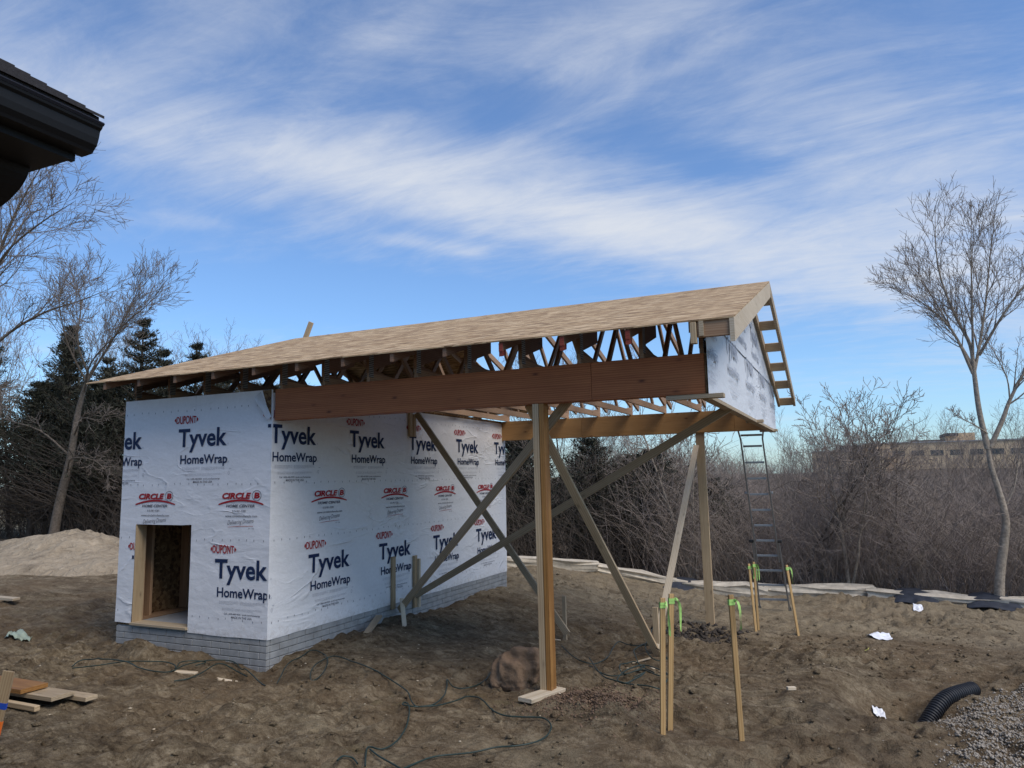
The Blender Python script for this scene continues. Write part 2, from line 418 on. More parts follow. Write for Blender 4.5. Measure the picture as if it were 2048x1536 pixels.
def box_mesh(L, T, W, mat, bev=.0025, name="board"):
    key = (round(L, 3), round(T, 3), round(W, 3), mat.name, bev)
    if key in _box: return _box[key]
    bm = bmesh.new(); bmesh.ops.create_cube(bm, size=1.0)
    bmesh.ops.scale(bm, vec=(L, T, W), verts=bm.verts)
    if bev: bmesh.ops.bevel(bm, geom=bm.edges[:], offset=bev, segments=1, affect='EDGES')
    me = bpy.data.meshes.new(name); bm.to_mesh(me); bm.free(); me.materials.append(mat)
    _box[key] = me; return me
def frame(p0, p1, up=(0, 0, 1)):
    p0 = Vector(p0); p1 = Vector(p1); x = (p1 - p0).normalized(); u = Vector(up)
    z = (u - x * u.dot(x))
    if z.length < 1e-4: z = Vector((0, 1, 0)) - x * x.y
    z.normalize(); y = z.cross(x)
    R = Matrix((x, y, z)).transposed().to_4x4()
    return Matrix.Translation((p0 + p1) / 2) @ R, (p1 - p0).length
def board(name, p0, p1, w, t, mat, parent=None, up=(0, 0, 1), bev=.0025):
    """a length of lumber from p0 to p1; w is its width along 'up', t its thickness"""
    mw, L = frame(p0, p1, up)
    return add(name, box_mesh(L, t, w, M[mat], bev, name), parent, mw)
def block(name, lo, hi, mat, parent=None, bev=.0025):
    lo = Vector(lo); hi = Vector(hi); s = hi - lo
    return add(name, box_mesh(s.x, s.y, s.z, M[mat], bev, name), parent, Matrix.Translation((lo + hi) / 2))
def prism_yz(name, poly, x0, th, mat, parent=None):
    """polygon in the YZ plane extruded by th along X (local X runs along world Y)"""
    n = len(poly)
    R = Matrix(((0, -1, 0), (1, 0, 0), (0, 0, 1))).to_4x4()
    key = ('p', tuple(round(a, 4) for q in poly for a in q), round(th, 4), mat)
    if key not in _box:
        vs = [(y, -th / 2, z) for y, z in poly] + [(y, th / 2, z) for y, z in poly]
        fs = [tuple(range(n)), tuple(range(2 * n - 1, n - 1, -1))] + [((i + 1) % n, i, i + n, (i + 1) % n + n) for i in range(n)]
        me = mesh_from(name, vs, fs, M[mat])
        bm = bmesh.new(); bm.from_mesh(me); bmesh.ops.recalc_face_normals(bm, faces=bm.faces[:]); bm.to_mesh(me); bm.free()
        _box[key] = me
    return add(name, _box[key], parent, Matrix.Translation((x0, 0, 0)) @ R)

def tubes_batch(Pn, R_, k):
    """Pn (m,K,3) polylines, R_ (m,K) radii -> vertices and quads"""
    m, K, _ = Pn.shape; T = np.gradient(Pn, axis=1); T /= np.linalg.norm(T, axis=2)[..., None] + 1e-9
    up = np.abs(T[..., 2]).mean(1) < .8
    ref = np.where(up[:, None], np.array([[0, 0, 1.]]), np.array([[1., 0, 0]]))[:, None]
    A = np.cross(T, np.broadcast_to(ref, T.shape)); A /= np.linalg.norm(A, axis=2)[..., None] + 1e-9; B = np.cross(T, A)
    an = np.arange(k) * 2 * np.pi / k
    V = Pn[:, :, None] + R_[:, :, None, None] * (A[:, :, None] * np.cos(an)[None, None, :, None] + B[:, :, None] * np.sin(an)[None, None, :, None])
    b = (np.arange(m) * K * k)[:, None, None] + (np.arange(K - 1) * k)[None, :, None]; j = np.arange(k)[None, None]; j2 = (j + 1) % k
    F = np.stack([b + j, b + j2, b + k + j2, b + k + j], -1).reshape(-1, 4)
    return V.reshape(-1, 3), F
def tubes_mesh(name, chains, mat, smooth=True):
    groups = {}
    for pts, rad, k in chains:
        groups.setdefault((len(pts), k), []).append((pts, np.broadcast_to(rad, (len(pts),))))
    Vs, Fs, off = [], [], 0
    for (n_, k), L in groups.items():
        V, F = tubes_batch(np.array([a for a, b in L]), np.array([b for a, b in L]), k)
        Vs.append(V); Fs.append(F + off); off += len(V)
    return mesh_np(name, np.concatenate(Vs), np.concatenate(Fs), mat, smooth)
def smooth_path(pts, sub=8):
    P = np.asarray(pts, float); P = np.vstack([2 * P[0] - P[1], P, 2 * P[-1] - P[-2]])
    out = []
    for i in range(1, len(P) - 2):
        for t in np.arange(sub) / sub:
            a, b, c, d = P[i - 1], P[i], P[i + 1], P[i + 2]
            out.append(.5 * ((2 * b) + (c - a) * t + (2 * a - 5 * b + 4 * c - d) * t * t + (-a + 3 * b - 3 * c + d) * t ** 3))
    out.append(P[-2]); return np.array(out)

# ------------------------------------------------------------------ height of the land
def _hash(ix,iy,s):
    h=(ix.astype(np.int64)*374761393+iy.astype(np.int64)*668265263+s*1442695041)&0xffffffff
    h=((h^(h>>13))*1274126177)&0xffffffff
    return ((h^(h>>16))&0xffff)/65535.0
def vnoise(x,y,s=0):
    ix=np.floor(x);iy=np.floor(y);fx=x-ix;fy=y-iy
    ux=fx*fx*fx*(fx*(fx*6-15)+10);uy=fy*fy*fy*(fy*(fy*6-15)+10)
    a=_hash(ix,iy,s);b=_hash(ix+1,iy,s);c=_hash(ix,iy+1,s);d=_hash(ix+1,iy+1,s)
    return (a*(1-ux)+b*ux)*(1-uy)+(c*(1-ux)+d*ux)*uy-0.5
def sst(a,b,x):
    t=np.clip((x-a)/(b-a),0,1);return t*t*(3-2*t)
def gauss(x,y,cx,cy,rx,ry,rot=0):
    dx=x-cx;dy=y-cy;c=np.cos(rot);s=np.sin(rot)
    return np.exp(-(((dx*c+dy*s)/rx)**2+((-dx*s+dy*c)/ry)**2))
def wall_y(x):      # line of the stone edging
    return np.interp(x,[-30,-6,-1,1.9,5.8,8.6,14,40],[12,8.7,8.5,9.45,10.1,9.6,8.4,2.0])
def gbase(x,y):
    x=np.asarray(x,float);y=np.asarray(y,float)
    m=sst(-0.5,3.6,x)
    z=-0.24-0.03*sst(0,2,x)-m*0.078*np.clip(y-0.2,0,6.2)
    z=z+0.08*sst(-2,-6,y)+0.15*sst(-4,-9,y)
    z=z-0.1*sst(5,7.5,x)*sst(3.5,1,y)
    # beyond the edging the land drops to a wooded ravine, then climbs to a far plateau
    d=y-wall_y(x)-0.5
    rav=sst(-9,-1,x)
    dep=-4.8*sst(0,13,d)+3.0*sst(24,95,d)+6.5*sst(120,320,d)
    flat=0.4*sst(0,60,d)
    z=z+np.where(d>0,rav*dep+(1-rav)*flat,0)
    return z
CRACK=((5.78,-.40),(5.60,-.50),(5.57,-.64),(5.52,-.78),(5.58,-.98),(5.56,-1.3))
def gz(x,y,fine=True):
    x=np.asarray(x,float);y=np.asarray(y,float)
    z=gbase(x,y)
    # local earthworks
    z=z-0.17*gauss(x,y,0.05,-0.25,.75,.35)+0.09*gauss(x,y,-1.6,-.32,.55,.25)+0.03*gauss(x,y,-2.5,.3,.5,.5)
    z=z-0.06*gauss(x,y,.25,6.3,.7,.5)+0.10*gauss(x,y,.9,6.7,.5,.35)
    z=z+0.07*gauss(x,y,3.5,5.6,.5,.3)-0.16*gauss(x,y,3.75,5.0,.42,.38)   # pit before far footing
    z=z-0.42*gauss(x,y,6.24,1.68,.42,.55,-.35)+0.12*gauss(x,y,5.72,2.2,.5,.4,.5)+0.08*gauss(x,y,5.65,.9,.28,.9,-.2)
    z=z-0.12*gauss(x,y,4.9,4.5,1.6,.5)+0.10*gauss(x,y,6.2,3.4,1.4,.4,.1)
    z=z+0.05*gauss(x,y,3.75,-.15,.45,.3)
    for (ax,ay),(bx,by) in zip(CRACK[:-1],CRACK[1:]):      # drying crack in the foreground
        t=np.clip(((x-ax)*(bx-ax)+(y-ay)*(by-ay))/((bx-ax)**2+(by-ay)**2),0,1)
        z=z-.09*np.exp(-(np.hypot(x-ax-t*(bx-ax),y-ay-t*(by-ay))/.028)**2)
    near=sst(26,8,np.hypot(x-4,y))
    if fine:
        w=0.45*vnoise(x*.9,y*.9,7);u=x+w;v=y+0.45*vnoise(x*.9+9,y*.9,8)
        n=.10*vnoise(u*.75,v*.75,1)+.085*vnoise(u*1.9,v*1.9,2)+.06*(0.25-np.abs(vnoise(u*3.6,v*3.6,3)))
        n=n+.08*vnoise(u*6.5,v*6.5,4)+.055*vnoise(u*13,v*13,5)+.028*vnoise(u*24,v*24,6)
        # rough, churned patches against smoother trodden ones
        r=sst(-.25,.3,vnoise(x*.55+3,y*.55,11))
        calm=np.ones_like(x)
        for cx,cy,rr in ((3.36,-.1,.5),(3.75,6.15,.45),(4.6,-.53,.25),(5.12,-.49,.2),(-.9,-1.95,.7),(4.58,7.85,.5),(2.4,3.05,.2),(3.72,2.65,.25)): calm=calm*(1-.85*gauss(x,y,cx,cy,rr,rr))
        z=z+n*(.45+.75*r)*(.25+.75*near)*calm
        z=z+.5*vnoise(x*.06,y*.06,9)*sst(9,40,np.hypot(x,y))
        # wheel tracks across the back
        k=sst(6.9,7.6,y)*sst(9.6,8.8,y)*near
        z=z+.03*k*np.sin(y*9+.4*np.sin(x*.7))+.02*k*vnoise(x*1.3,y*14,15)
    return z
# ------------------------------------------------------------------ terrain
def grid_axis(lo, hi, step, far_lo, far_hi, g=1.075):
    mid = list(np.arange(lo, hi + step / 2, step)); a = []; s = step; x = lo
    while x > far_lo: s *= g; x -= s; a.append(x)
    b = []; s = step; x = mid[-1]
    while x < far_hi: s *= g; x += s; b.append(x)
    return np.array(a[::-1] + mid + b)
gx = grid_axis(-4.5, 8.6, .037, -900, 900); gy = grid_axis(-3.4, 7.0, .037, -60, 1500)
GX, GY = np.meshgrid(gx, gy)
GZ = gz(GX, GY)
nx, ny = len(gx), len(gy)
idx = np.arange(nx * ny).reshape(ny, nx)
quads = np.stack([idx[:-1, :-1], idx[:-1, 1:], idx[1:, 1:], idx[1:, :-1]], -1).reshape(-1, 4)
ground = add("ground", mesh_np("ground", np.stack([GX, GY, GZ], -1).reshape(-1, 3), quads, M['ground'], True))
tag(ground, "churned bare brown soil of the building site", None, None, "structure")
def G(x, y): return float(gz(x, y))

rng = np.random.default_rng(5)
def rock_proto(seed, sub=1):
    bm = bmesh.new(); bmesh.ops.create_icosphere(bm, subdivisions=sub, radius=1.0)
    r = np.random.default_rng(seed)
    V = np.array([v.co[:] for v in bm.verts]); V *= (1 + .28 * (r.random((len(V), 1)) - .5) * 2)
    F = np.array([[v.index for v in f.verts] for f in bm.faces]); bm.free(); return V, F
def scatter_rocks(name, pos, size, squash, mat, protos, smooth=False):
    Vs, Fs, off = [], [], 0
    a = rng.random(len(pos)) * 6.28
    for i, (p, s) in enumerate(zip(pos, size)):
        V, F = protos[i % len(protos)]
        c, sn = math.cos(a[i]), math.sin(a[i]); el = .7 + .6 * rng.random()
        W = V * [s * el, s, s * squash[i]]
        W = np.stack([W[:, 0] * c - W[:, 1] * sn, W[:, 0] * sn + W[:, 1] * c, W[:, 2]], 1) + p
        Vs.append(W); Fs.append(F + off); off += len(W)
    return add(name, mesh_np(name, np.concatenate(Vs), np.concatenate(Fs), M[mat], smooth))
P0 = [rock_proto(i, 1) for i in range(6)]
def chip_proto(seed):
    r = np.random.default_rng(seed)
    V = np.array([(1, 0, 0), (-1, 0, 0), (0, 1, 0), (0, -1, 0), (0, 0, 1), (0, 0, -1)], float) + .35 * (r.random((6, 3)) - .5) * 2
    return V, np.array([(0, 2, 4), (2, 1, 4), (1, 3, 4), (3, 0, 4), (2, 0, 5), (1, 2, 5), (3, 1, 5), (0, 3, 5)])
PC = [chip_proto(40 + i) for i in range(7)]
# dirt crumbs, denser where the soil is churned
n = 16000
cx = rng.uniform(-3.5, 8.4, n); cy = rng.uniform(-3.2, 8, n)
keep = (vnoise(cx * .8 + 4, cy * .8, 21) + .35 * rng.random(n) > .02) & ~((cx < .06) & (cx > -2.55) & (cy > -.06) & (cy < 6.4))
cx, cy = cx[keep], cy[keep]
sz = .004 + .034 * rng.random(len(cx)) ** 6
o = scatter_rocks("dirt_crumbs", np.stack([cx, cy, gz(cx, cy) + sz * .1], 1), sz, .5 + .4 * rng.random(len(sz)), 'ground', PC)
tag(o, "loose crumbs of brown soil strewn over the bare ground", None, None, "stuff")
# reddish loose soil heaped at the foot of the front post
n = 4200
cx = 3.85 + .30 * rng.standard_normal(n); cy = -.12 + .22 * rng.standard_normal(n)
sz = .004 + .012 * rng.random(n) ** 2.5
o = scatter_rocks("loose_soil", np.stack([cx, cy, gz(cx, cy) + .05 * np.exp(-((cx - 3.85) / .25) ** 2 - ((cy + .12) / .18) ** 2) * rng.random(n)], 1), sz, .5 + .5 * rng.random(n), 'redsoil', PC)
tag(o, "reddish loose soil spilled beside the foot of the front post", None, None, "stuff")
n = 1300
cx = 3.75 + .26 * rng.standard_normal(n); cy = 5.05 + .30 * rng.standard_normal(n)
sz = .008 + .045 * rng.random(n) ** 4
o = scatter_rocks("dark_soil_lumps", np.stack([cx, cy, gz(cx, cy) + sz * .2], 1), sz, .5 + .5 * rng.random(n), 'darksoil', PC)
tag(o, "dark moist lumps dug up in front of the rear post", None, None, "stuff")
# gravel bed, lower right
n = 34000
cx = rng.uniform(6.2, 8.7, n); cy = rng.uniform(-1.4, 3.6, n)
edge = 6.47 + .10 * np.sin(cy * 2.1 + 1.0) + .25 * vnoise(cx * 2, cy * 2, 33) + .10 * np.clip(.6 - cy, 0, 2)
keep = (cx > edge + .07 * rng.standard_normal(n)) & (cy < 1.50 + (cx - 6.47) * 1.08 + .25 * vnoise(cx * 2.5, cy * 2.5, 30) + .06 * rng.standard_normal(n))
cx, cy = cx[keep], cy[keep]
sz = .006 + .011 * rng.random(len(cx)) ** 1.6
o = scatter_rocks("gravel", np.stack([cx, cy, gz(cx, cy) + .012 * rng.random(len(cx)) - .003], 1), sz, .55 + .4 * rng.random(len(cx)), 'gravel', PC)
tag(o, "grey crushed gravel spread at the lower right of the site", None, None, "stuff")

# sand pile
def make_heap(name, cx, cy, rx, ry, h, mat, seed, res=90, peak=(0, 0)):
    u = np.linspace(-1.25, 1.25, res); U, V = np.meshgrid(u, u)
    X = cx + U * rx; Y = cy + V * ry
    d = np.hypot(U - peak[0] * np.exp(-(U ** 2 + V ** 2)), V) + .22 * vnoise(U * 1.7 + 3, V * 1.7, seed) + .07 * vnoise(U * 5, V * 5, seed + 1)
    prof = np.clip(1 - d, 0, None) ** .85
    gul = np.abs(vnoise(np.arctan2(V, U) * 3.5, d * 1.5, seed + 2)) * .35 + np.abs(vnoise(np.arctan2(V, U) * 9, d * 2.5, seed + 5)) * .15
    Z = h * (prof * (1.04 - gul * sst(.05, .4, prof)) - .05) + .16 * vnoise(X * 1.5, Y * 1.5, seed + 3) * sst(0, .3, prof) + .05 * vnoise(X * 5, Y * 5, seed + 4) * sst(0, .3, prof)
    Z = gz(X, Y, False) + np.where(prof > 0, Z, -.25)
    i = np.arange(res * res).reshape(res, res)
    q = np.stack([i[:-1, :-1], i[:-1, 1:], i[1:, 1:], i[1:, :-1]], -1).reshape(-1, 4)
    base = Vector((cx, cy, G(cx, cy)))
    Vv = np.stack([X - base.x, Y - base.y, Z - base.z], -1).reshape(-1, 3)
    return add(name, mesh_np(name, Vv, q, M[mat], True), None, Matrix.Translation(base))
o = make_heap("sand_pile", -11.9, 6.2, 4.2, 2.6, .98, 'sand', 40, 120, (-.1, 0))
tag(o, "large heap of pale tan sand beside the dark trees", "sand pile")
o = make_heap("sand_pile", -10.2, 6.9, 2.6, 2.0, .62, 'sand', 60, 70)
tag(o, "low side mound of tan sand running up to the white shed", "sand pile")

# limestone edging: a row of rough blocks along the drop, black cloth lapped over it in places
edging = empty("stone_edging", (3.5, 9.8, -.75))
tag(edging, "long low edging of rough pale limestone blocks along the wood", "stone edging")
def rough_block(L, D, H, seed):
    bm = bmesh.new(); bmesh.ops.create_cube(bm, size=1.0); bmesh.ops.scale(bm, vec=(L, D, H), verts=bm.verts)
    bmesh.ops.subdivide_edges(bm, edges=bm.edges[:], cuts=3, use_grid_fill=True)
    r = random.Random(seed)
    for v in bm.verts:
        v.co += Vector((r.uniform(-1, 1) * .03, r.uniform(-1, 1) * .035, r.uniform(-1, 1) * .03))
        if abs(v.co.x) > L * .47: v.co.z *= .93; v.co.y *= .95
    me = bpy.data.meshes.new("stone"); bm.to_mesh(me); bm.free(); me.materials.append(M['limestone']); return me
stones = [rough_block(2.0, .5, .20, i) for i in range(5)]
x = -4.2; k = 0; r = random.Random(3)
while x < 20:
    L = r.uniform(1.3, 2.3); xc = x + L / 2; yc = float(wall_y(xc)) + .15 + r.uniform(-.04, .04)
    dy = float(wall_y(xc + .3) - wall_y(xc - .3)) / .6
    mw = Matrix.Translation((xc, yc, float(gbase(xc, yc - .3)) + .05 + r.uniform(-.015, .02))) @ Matrix.Rotation(math.atan(dy) + r.uniform(-.03, .03), 4, 'Z') @ Matrix.Rotation(-math.atan(float(gbase(xc + .5, yc - .3) - gbase(xc - .5, yc - .3))) + r.uniform(-.012, .012), 4, 'Y') @ Matrix.Diagonal((L / 2.0 * 1.07, 1, r.uniform(.85, 1.1), 1))
    add("stone", stones[k % 5], edging, mw); x += L; k += 1
def silt_cloth(name, x0, x1, label, seed):
    nxn, nyn = 26, 12; vs = []
    bx, by = (x0 + x1) / 2, float(wall_y((x0 + x1) / 2)); bz = float(gz(bx, by - .3, False))
    for j in range(nyn):
        for i in range(nxn):
            t = i / (nxn - 1); s = j / (nyn - 1); X = x0 + (x1 - x0) * t
            Y = float(wall_y(X)) - .42 + s * .95
            lift = .15 * math.sin(min(1, s * 1.5) * math.pi / 2) * (math.sin(t * math.pi) ** .35)
            Z = float(gz(X, by - .4, False)) + .01 + lift + .05 * float(vnoise(X * 3.1, s * 4, seed)) + .025 * float(vnoise(X * 9, s * 9, seed + 1))
            vs.append((X - bx, Y - by, Z - bz))
    fs = [(j * nxn + i, j * nxn + i + 1, (j + 1) * nxn + i + 1, (j + 1) * nxn + i) for j in range(nyn - 1) for i in range(nxn - 1)]
    me = mesh_from(name, vs, fs, M['siltcloth'], True)
    o = add(name, me, None, Matrix.Translation((bx, by, bz)))
    sm = o.modifiers.new("thick", 'SOLIDIFY'); sm.thickness = .012; sm.offset = -1
    return tag(o, label, "silt cloth", "black cloth over the stone edging")
silt_cloth("silt_cloth", 6.55, 7.35, "short black cloth lapped over the stone edging, second from the right", 3)
silt_cloth("silt_cloth", 7.75, 8.62, "flat black cloth over the stone edging near the crooked tree", 7)
silt_cloth("silt_cloth", 2.25, 2.9, "small dark cloth on the stone edging behind the pale diagonal brace", 9)

# ------------------------------------------------------------------ the shed with its open porch
shed = empty("wrapped_shed", (0, 0, 0))
tag(shed, "half built shed in printed white house wrap with open timber porch roof", "shed")
HW = 2.785          # wall and beam top
SL = .3217; RY = 3.12; RZ = 4.14; EV = -.45; DEP = 6.24
def ztop(y): return RZ - SL * abs(y - RY)

# foundation with brick relief
fnd = block("foundation", (-2.425, .016, -1.1), (-.016, DEP - .016, -.012), 'joint', shed, 0)
r = random.Random(8)
def brick_row(axis, z, h, start, end, odd, L=.292, j=.007):
    x = start - (L * .5 if odd else 0)
    while x < end - .02:
        a = max(x + j / 2, start); b_ = min(x + L - j / 2, end)
        if b_ - a > .03:
            pr = r.uniform(0, .0025)
            if axis == 'x': block("brick", (a, -.004 - pr, z + j / 2), (b_, .05, z + h - j / 2), 'concrete', fnd, .004)
            else: block("brick", (-.05, a, z + j / 2), (.004 + pr, b_, z + h - j / 2), 'concrete', fnd, .004)
        x += L
CH = .0735
for c in range(7): brick_row('x', -.014 - CH * (c + 1), CH, -2.44, 0.0, c % 2)
for c in range(6): brick_row('y', -.014 - CH * (c + 1), CH, .052, DEP, c % 2)
block("floor_slab", (-2.43, .01, -.012), (-.01, DEP - .01, .012), 'slab', shed, 0)

# sheathing and framing
DX0, DX1, DZ = -2.16, -1.205, 1.225
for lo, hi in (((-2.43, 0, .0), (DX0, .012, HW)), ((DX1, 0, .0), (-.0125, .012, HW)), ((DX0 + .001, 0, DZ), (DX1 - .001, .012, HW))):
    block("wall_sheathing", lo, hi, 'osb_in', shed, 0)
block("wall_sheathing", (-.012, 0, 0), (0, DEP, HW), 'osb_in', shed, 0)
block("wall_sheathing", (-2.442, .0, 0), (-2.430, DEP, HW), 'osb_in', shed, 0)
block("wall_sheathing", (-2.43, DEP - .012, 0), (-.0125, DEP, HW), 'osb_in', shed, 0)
for x in (-2.41, DX0 - .02, DX1 + .02, -.8, -.4, -.035): board("stud", (x, .083, .051), (x, .083, HW - .08), .038, .14, 'stud', shed, (1, 0, 0))
board("jamb", (DX0 + .006, .06, .02), (DX0 + .006, .06, DZ), .012, .15, 'pine', shed, (1, 0, 0))
board("header", (DX0, .083, DZ + .07), (DX1, .083, DZ + .07), .14, .14, 'stud', shed)
board("sill", (DX0, .05, .026), (DX1, .05, .026), .028, .19, 'pine_grey', shed)
for i in range(11):
    y = .36 + i * .58
    if y < DEP - .1: board("stud", (-2.36, y, .05), (-2.36, y, HW - .08), .038, .14, 'stud', shed, (0, 1, 0))
for i in range(5): board("stud", (-2.0 + i * .45, DEP - .083, .051), (-2.0 + i * .45, DEP - .083, HW - .08), .038, .14, 'stud', shed, (1, 0, 0))
board("bottom_plate", (-2.36, .155, .031), (-2.36, DEP - .16, .031), .038, .14, 'stud', shed)
board("bottom_plate", (-2.28, DEP - .083, .031), (-.1, DEP - .083, .031), .038, .14, 'stud', shed)
board("top_plate", (-2.36, .155, HW - .06), (-2.36, DEP - .16, HW - .06), .038, .14, 'stud', shed)
board("top_plate", (-2.42, .083, HW - .06), (-.02, .083, HW - .06), .038, .14, 'stud', shed)
board("top_plate", (-.083, .16, HW - .02), (-.083, DEP - .02, HW - .02), .038, .14, 'pine', shed)
board("top_plate", (-2.28, DEP - .083, HW - .06), (-.16, DEP - .083, HW - .06), .038, .14, 'stud', shed)

# house wrap: sheets with slightly sagging edges
def sheet(name, f, nu, nv, mat, parent, holes=None, th=.0):
    vs = []; fs = []
    for j in range(nv + 1):
        for i in range(nu + 1): vs.append(f(i / nu, j / nv))
    for j in range(nv):
        for i in range(nu):
            if holes and holes(i, j): continue
            a = j * (nu + 1) + i; fs.append((a, a + 1, a + nu + 2, a + nu + 1))
    return add(name, mesh_from(name, vs, fs, M[mat], True), parent)
def nz(a, b, s): return float(vnoise(np.array(a), np.array(b), s))
def w1(x0, x1, z0, z1, seed, sag=.0):
    def f(u, v):
        x = x0 + (x1 - x0) * u; z = z0 + (z1 - z0) * v
        d = .0035 * nz(x * 4, z * 4, seed) + sag * (1 - v) ** 6
        if v == 0: z += .012 * nz(x * 5, 1.5, seed + 1)
        return (x, -.010 - abs(d), z)
    return f
wrapA = sheet("house_wrap", w1(DX1 + .0, .0125, -.02, HW - .002, 3, .006), 24, 50, 'wrap', shed)
wrapB = sheet("house_wrap", w1(-2.452, DX0, .03, HW - .002, 5, .01), 6, 50, 'wrap', shed)
wrapC = sheet("house_wrap", w1(DX0, DX1, DZ, HW - .002, 7), 16, 28, 'wrap', shed)
def w2f(u, v):
    y = -.0125 + (DEP + .016) * u; z = -.018 + (HW - .04 + .018) * v
    return (.010 + abs(.004 * nz(y * 3.5, z * 3.5, 9)), y, z + (.012 * nz(y * 4, .5, 12) if v == 0 else 0))
wrapD = sheet("house_wrap", w2f, 70, 36, 'wrap', shed)
# torn flap and bare board at the top of the near corner
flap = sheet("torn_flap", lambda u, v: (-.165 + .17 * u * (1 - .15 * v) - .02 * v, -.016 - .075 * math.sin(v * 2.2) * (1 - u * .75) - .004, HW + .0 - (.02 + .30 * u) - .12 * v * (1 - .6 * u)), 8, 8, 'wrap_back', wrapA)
prism = mesh_from("bare_board", [(-.14, -.019, HW - .005), (-.003, -.019, HW - .005), (-.003, -.019, HW - .36)], [(0, 2, 1)], M['osb_in'])
add("bare_board", prism, wrapA)

# ---- printing on the wrap, laid out in sheet coordinates (u along the sheet, v up) and folded round the corner
def text_geo(s, size=1.0, offset=0.0, res=3, shear=0.0):
    cu = bpy.data.curves.new("txt", 'FONT'); cu.body = s; cu.size = size; cu.offset = offset; cu.resolution_u = res; cu.shear = shear
    ob = bpy.data.objects.new("txt", cu); COL.objects.link(ob)
    bpy.context.view_layer.update()
    me = bpy.data.meshes.new_from_object(ob.evaluated_get(bpy.context.evaluated_depsgraph_get()))
    V = np.array([v.co[:2] for v in me.vertices]); F = [tuple(p.vertices) for p in me.polygons]
    bpy.data.objects.remove(ob); bpy.data.curves.remove(cu); bpy.data.meshes.remove(me)
    return V, F
def fit(geo, x0, x1, y0, y1, keepy=None):
    """scale to a box; keepy=(ymin,ymax) gives the letter heights that map onto y0..y1"""
    V, F = geo; V = V.copy(); lo, hi = V.min(0), V.max(0)
    if keepy: lo[1], hi[1] = keepy
    V[:, 0] = x0 + (V[:, 0] - lo[0]) / (hi[0] - lo[0]) * (x1 - x0)
    V[:, 1] = y0 + (V[:, 1] - lo[1]) / (hi[1] - lo[1]) * (y1 - y0)
    return V, F
def poly_geo(pts): return np.array(pts, float), [tuple(range(len(pts)))]
def ribbon_geo(pts, w):
    P = np.array(pts, float); T = np.gradient(P, axis=0); T /= np.linalg.norm(T, axis=1)[:, None]
    Nn = np.stack([-T[:, 1], T[:, 0]], 1); w = np.broadcast_to(np.asarray(w, float), (len(P),))[:, None]
    V = np.concatenate([P + Nn * w / 2, P - Nn * w / 2]); n = len(P)
    return V, [(i, i + 1, n + i + 1, n + i) for i in range(n - 1)]
def rect_geo(x0, x1, y0, y1): return np.array([(x0, y0), (x1, y0), (x1, y1), (x0, y1)], float), [(0, 1, 2, 3)]
def join(gs):
    Vs, Fs, off = [], [], 0
    for V, F in gs:
        Vs.append(V); Fs += [tuple(i + off for i in f) for f in F]; off += len(V)
    return np.concatenate(Vs), Fs
capT = text_geo("T", 1)[0]; CAPH = capT[:, 1].max()
def cap(s, x0, x1, y0, h, off=0.0, shear=0.0): return fit(text_geo(s, 1, off, 3, shear), x0, x1, y0, y0 + h, (0, CAPH))
stampA = {}
stampA['navy'] = join([cap("Tyvek", 0, .800, 0, .207, .024), cap("HomeWrap", .045, .815, -.212, .103, .021)])
dv, df = fit(text_geo("DUPONT", 1, .02), -.045, .29, -1, 1)
xr = (dv[:, 0] - .1225) / .235
dv[:, 1] *= .052 * np.sqrt(np.clip(1 - xr ** 2 * .72, .05, 1)); dv[:, 1] += .325
def lens(sx):
    pts = []
    for t in np.linspace(-1, 1, 9): pts.append((.1225 + sx * (.193 - .012 * t * t * 1.4), .325 + .028 * t))
    for t in np.linspace(1, -1, 9): pts.append((.1225 + sx * (.178 + (1 - t * t) * .0), .325 + .028 * t))
    pts = [(.1225 + sx * (.174 + .026 * (1 - t * t)), .325 + .027 * t) for t in np.linspace(-1, 1, 11)]
    return poly_geo(pts if sx > 0 else pts[::-1])
stampA['red'] = join([(dv, df), lens(1), lens(-1)])
fine = []
for y, (a, b_) in ((-.258, (.085, .38)), (-.268, (.085, .36)), (-.278, (.085, .375)), (-.288, (.085, .30)), (-.258, (.405, .78)), (-.268, (.405, .77)), (-.278, (.405, .78)), (-.288, (.405, .62)),
                (-.335, (.135, .735)), (-.346, (.135, .735)), (-.357, (.135, .60))):
    fine.append(cap("ilrnolsicnarstuilrntoiuesirncoltieansourilcne"[: int(6 + 50 * (b_ - a))], a, b_, y - .004, .0075))
stampA['grey_ink'] = join(fine + [cap("®", .812, .832, .0, .02), cap("®", .822, .842, -.212, .02), ribbon_geo([(.845 + .012 * math.sin(t), -.335 + .018 * math.cos(t) * (1.3 if math.cos(t) > 0 else 1)) for t in np.linspace(0, 6.28, 14)], .004), rect_geo(.85, .885, -.285, -.280)])
stampA['dark_ink'] = join([cap("Call 1-800-448-9835  tyvek.com/homewrap", .165, .705, -.405, .018, .012), cap("MADE IN THE USA", .275, .585, -.444, .024, .012)])
stampB = {}
arc = [(.345 + .345 * math.cos(t) * 1.0, .045 - .048 * (math.cos(t) ** 2)) for t in np.linspace(math.pi, 0, 25)]
ringp = [(.585 + .067 * math.cos(t), .098 + .058 * math.sin(t)) for t in np.linspace(0, 2 * math.pi, 33)]
stampB['red'] = join([ribbon_geo(arc, [.013 + .011 * math.sin(i / 24 * math.pi) for i in range(25)]), cap("CIRCLE", .055, .50, .066, .062, .05, .22), cap("B", .545, .632, .070, .058, .05, .1), ribbon_geo([(.15, -.262), (.3, -.252), (.545, -.248)], [.002, .006, .004])])
stampB['navy'] = join([ribbon_geo(ringp, .006)])
stampB['dark_ink'] = join([cap("HOME CENTER", .12, .56, -.034, .030, .03, .22), cap("515-961-5281", .215, .425, -.090, .024, .012), cap("www.circlebindianola.com", .11, .60, -.146, .024, .012)])
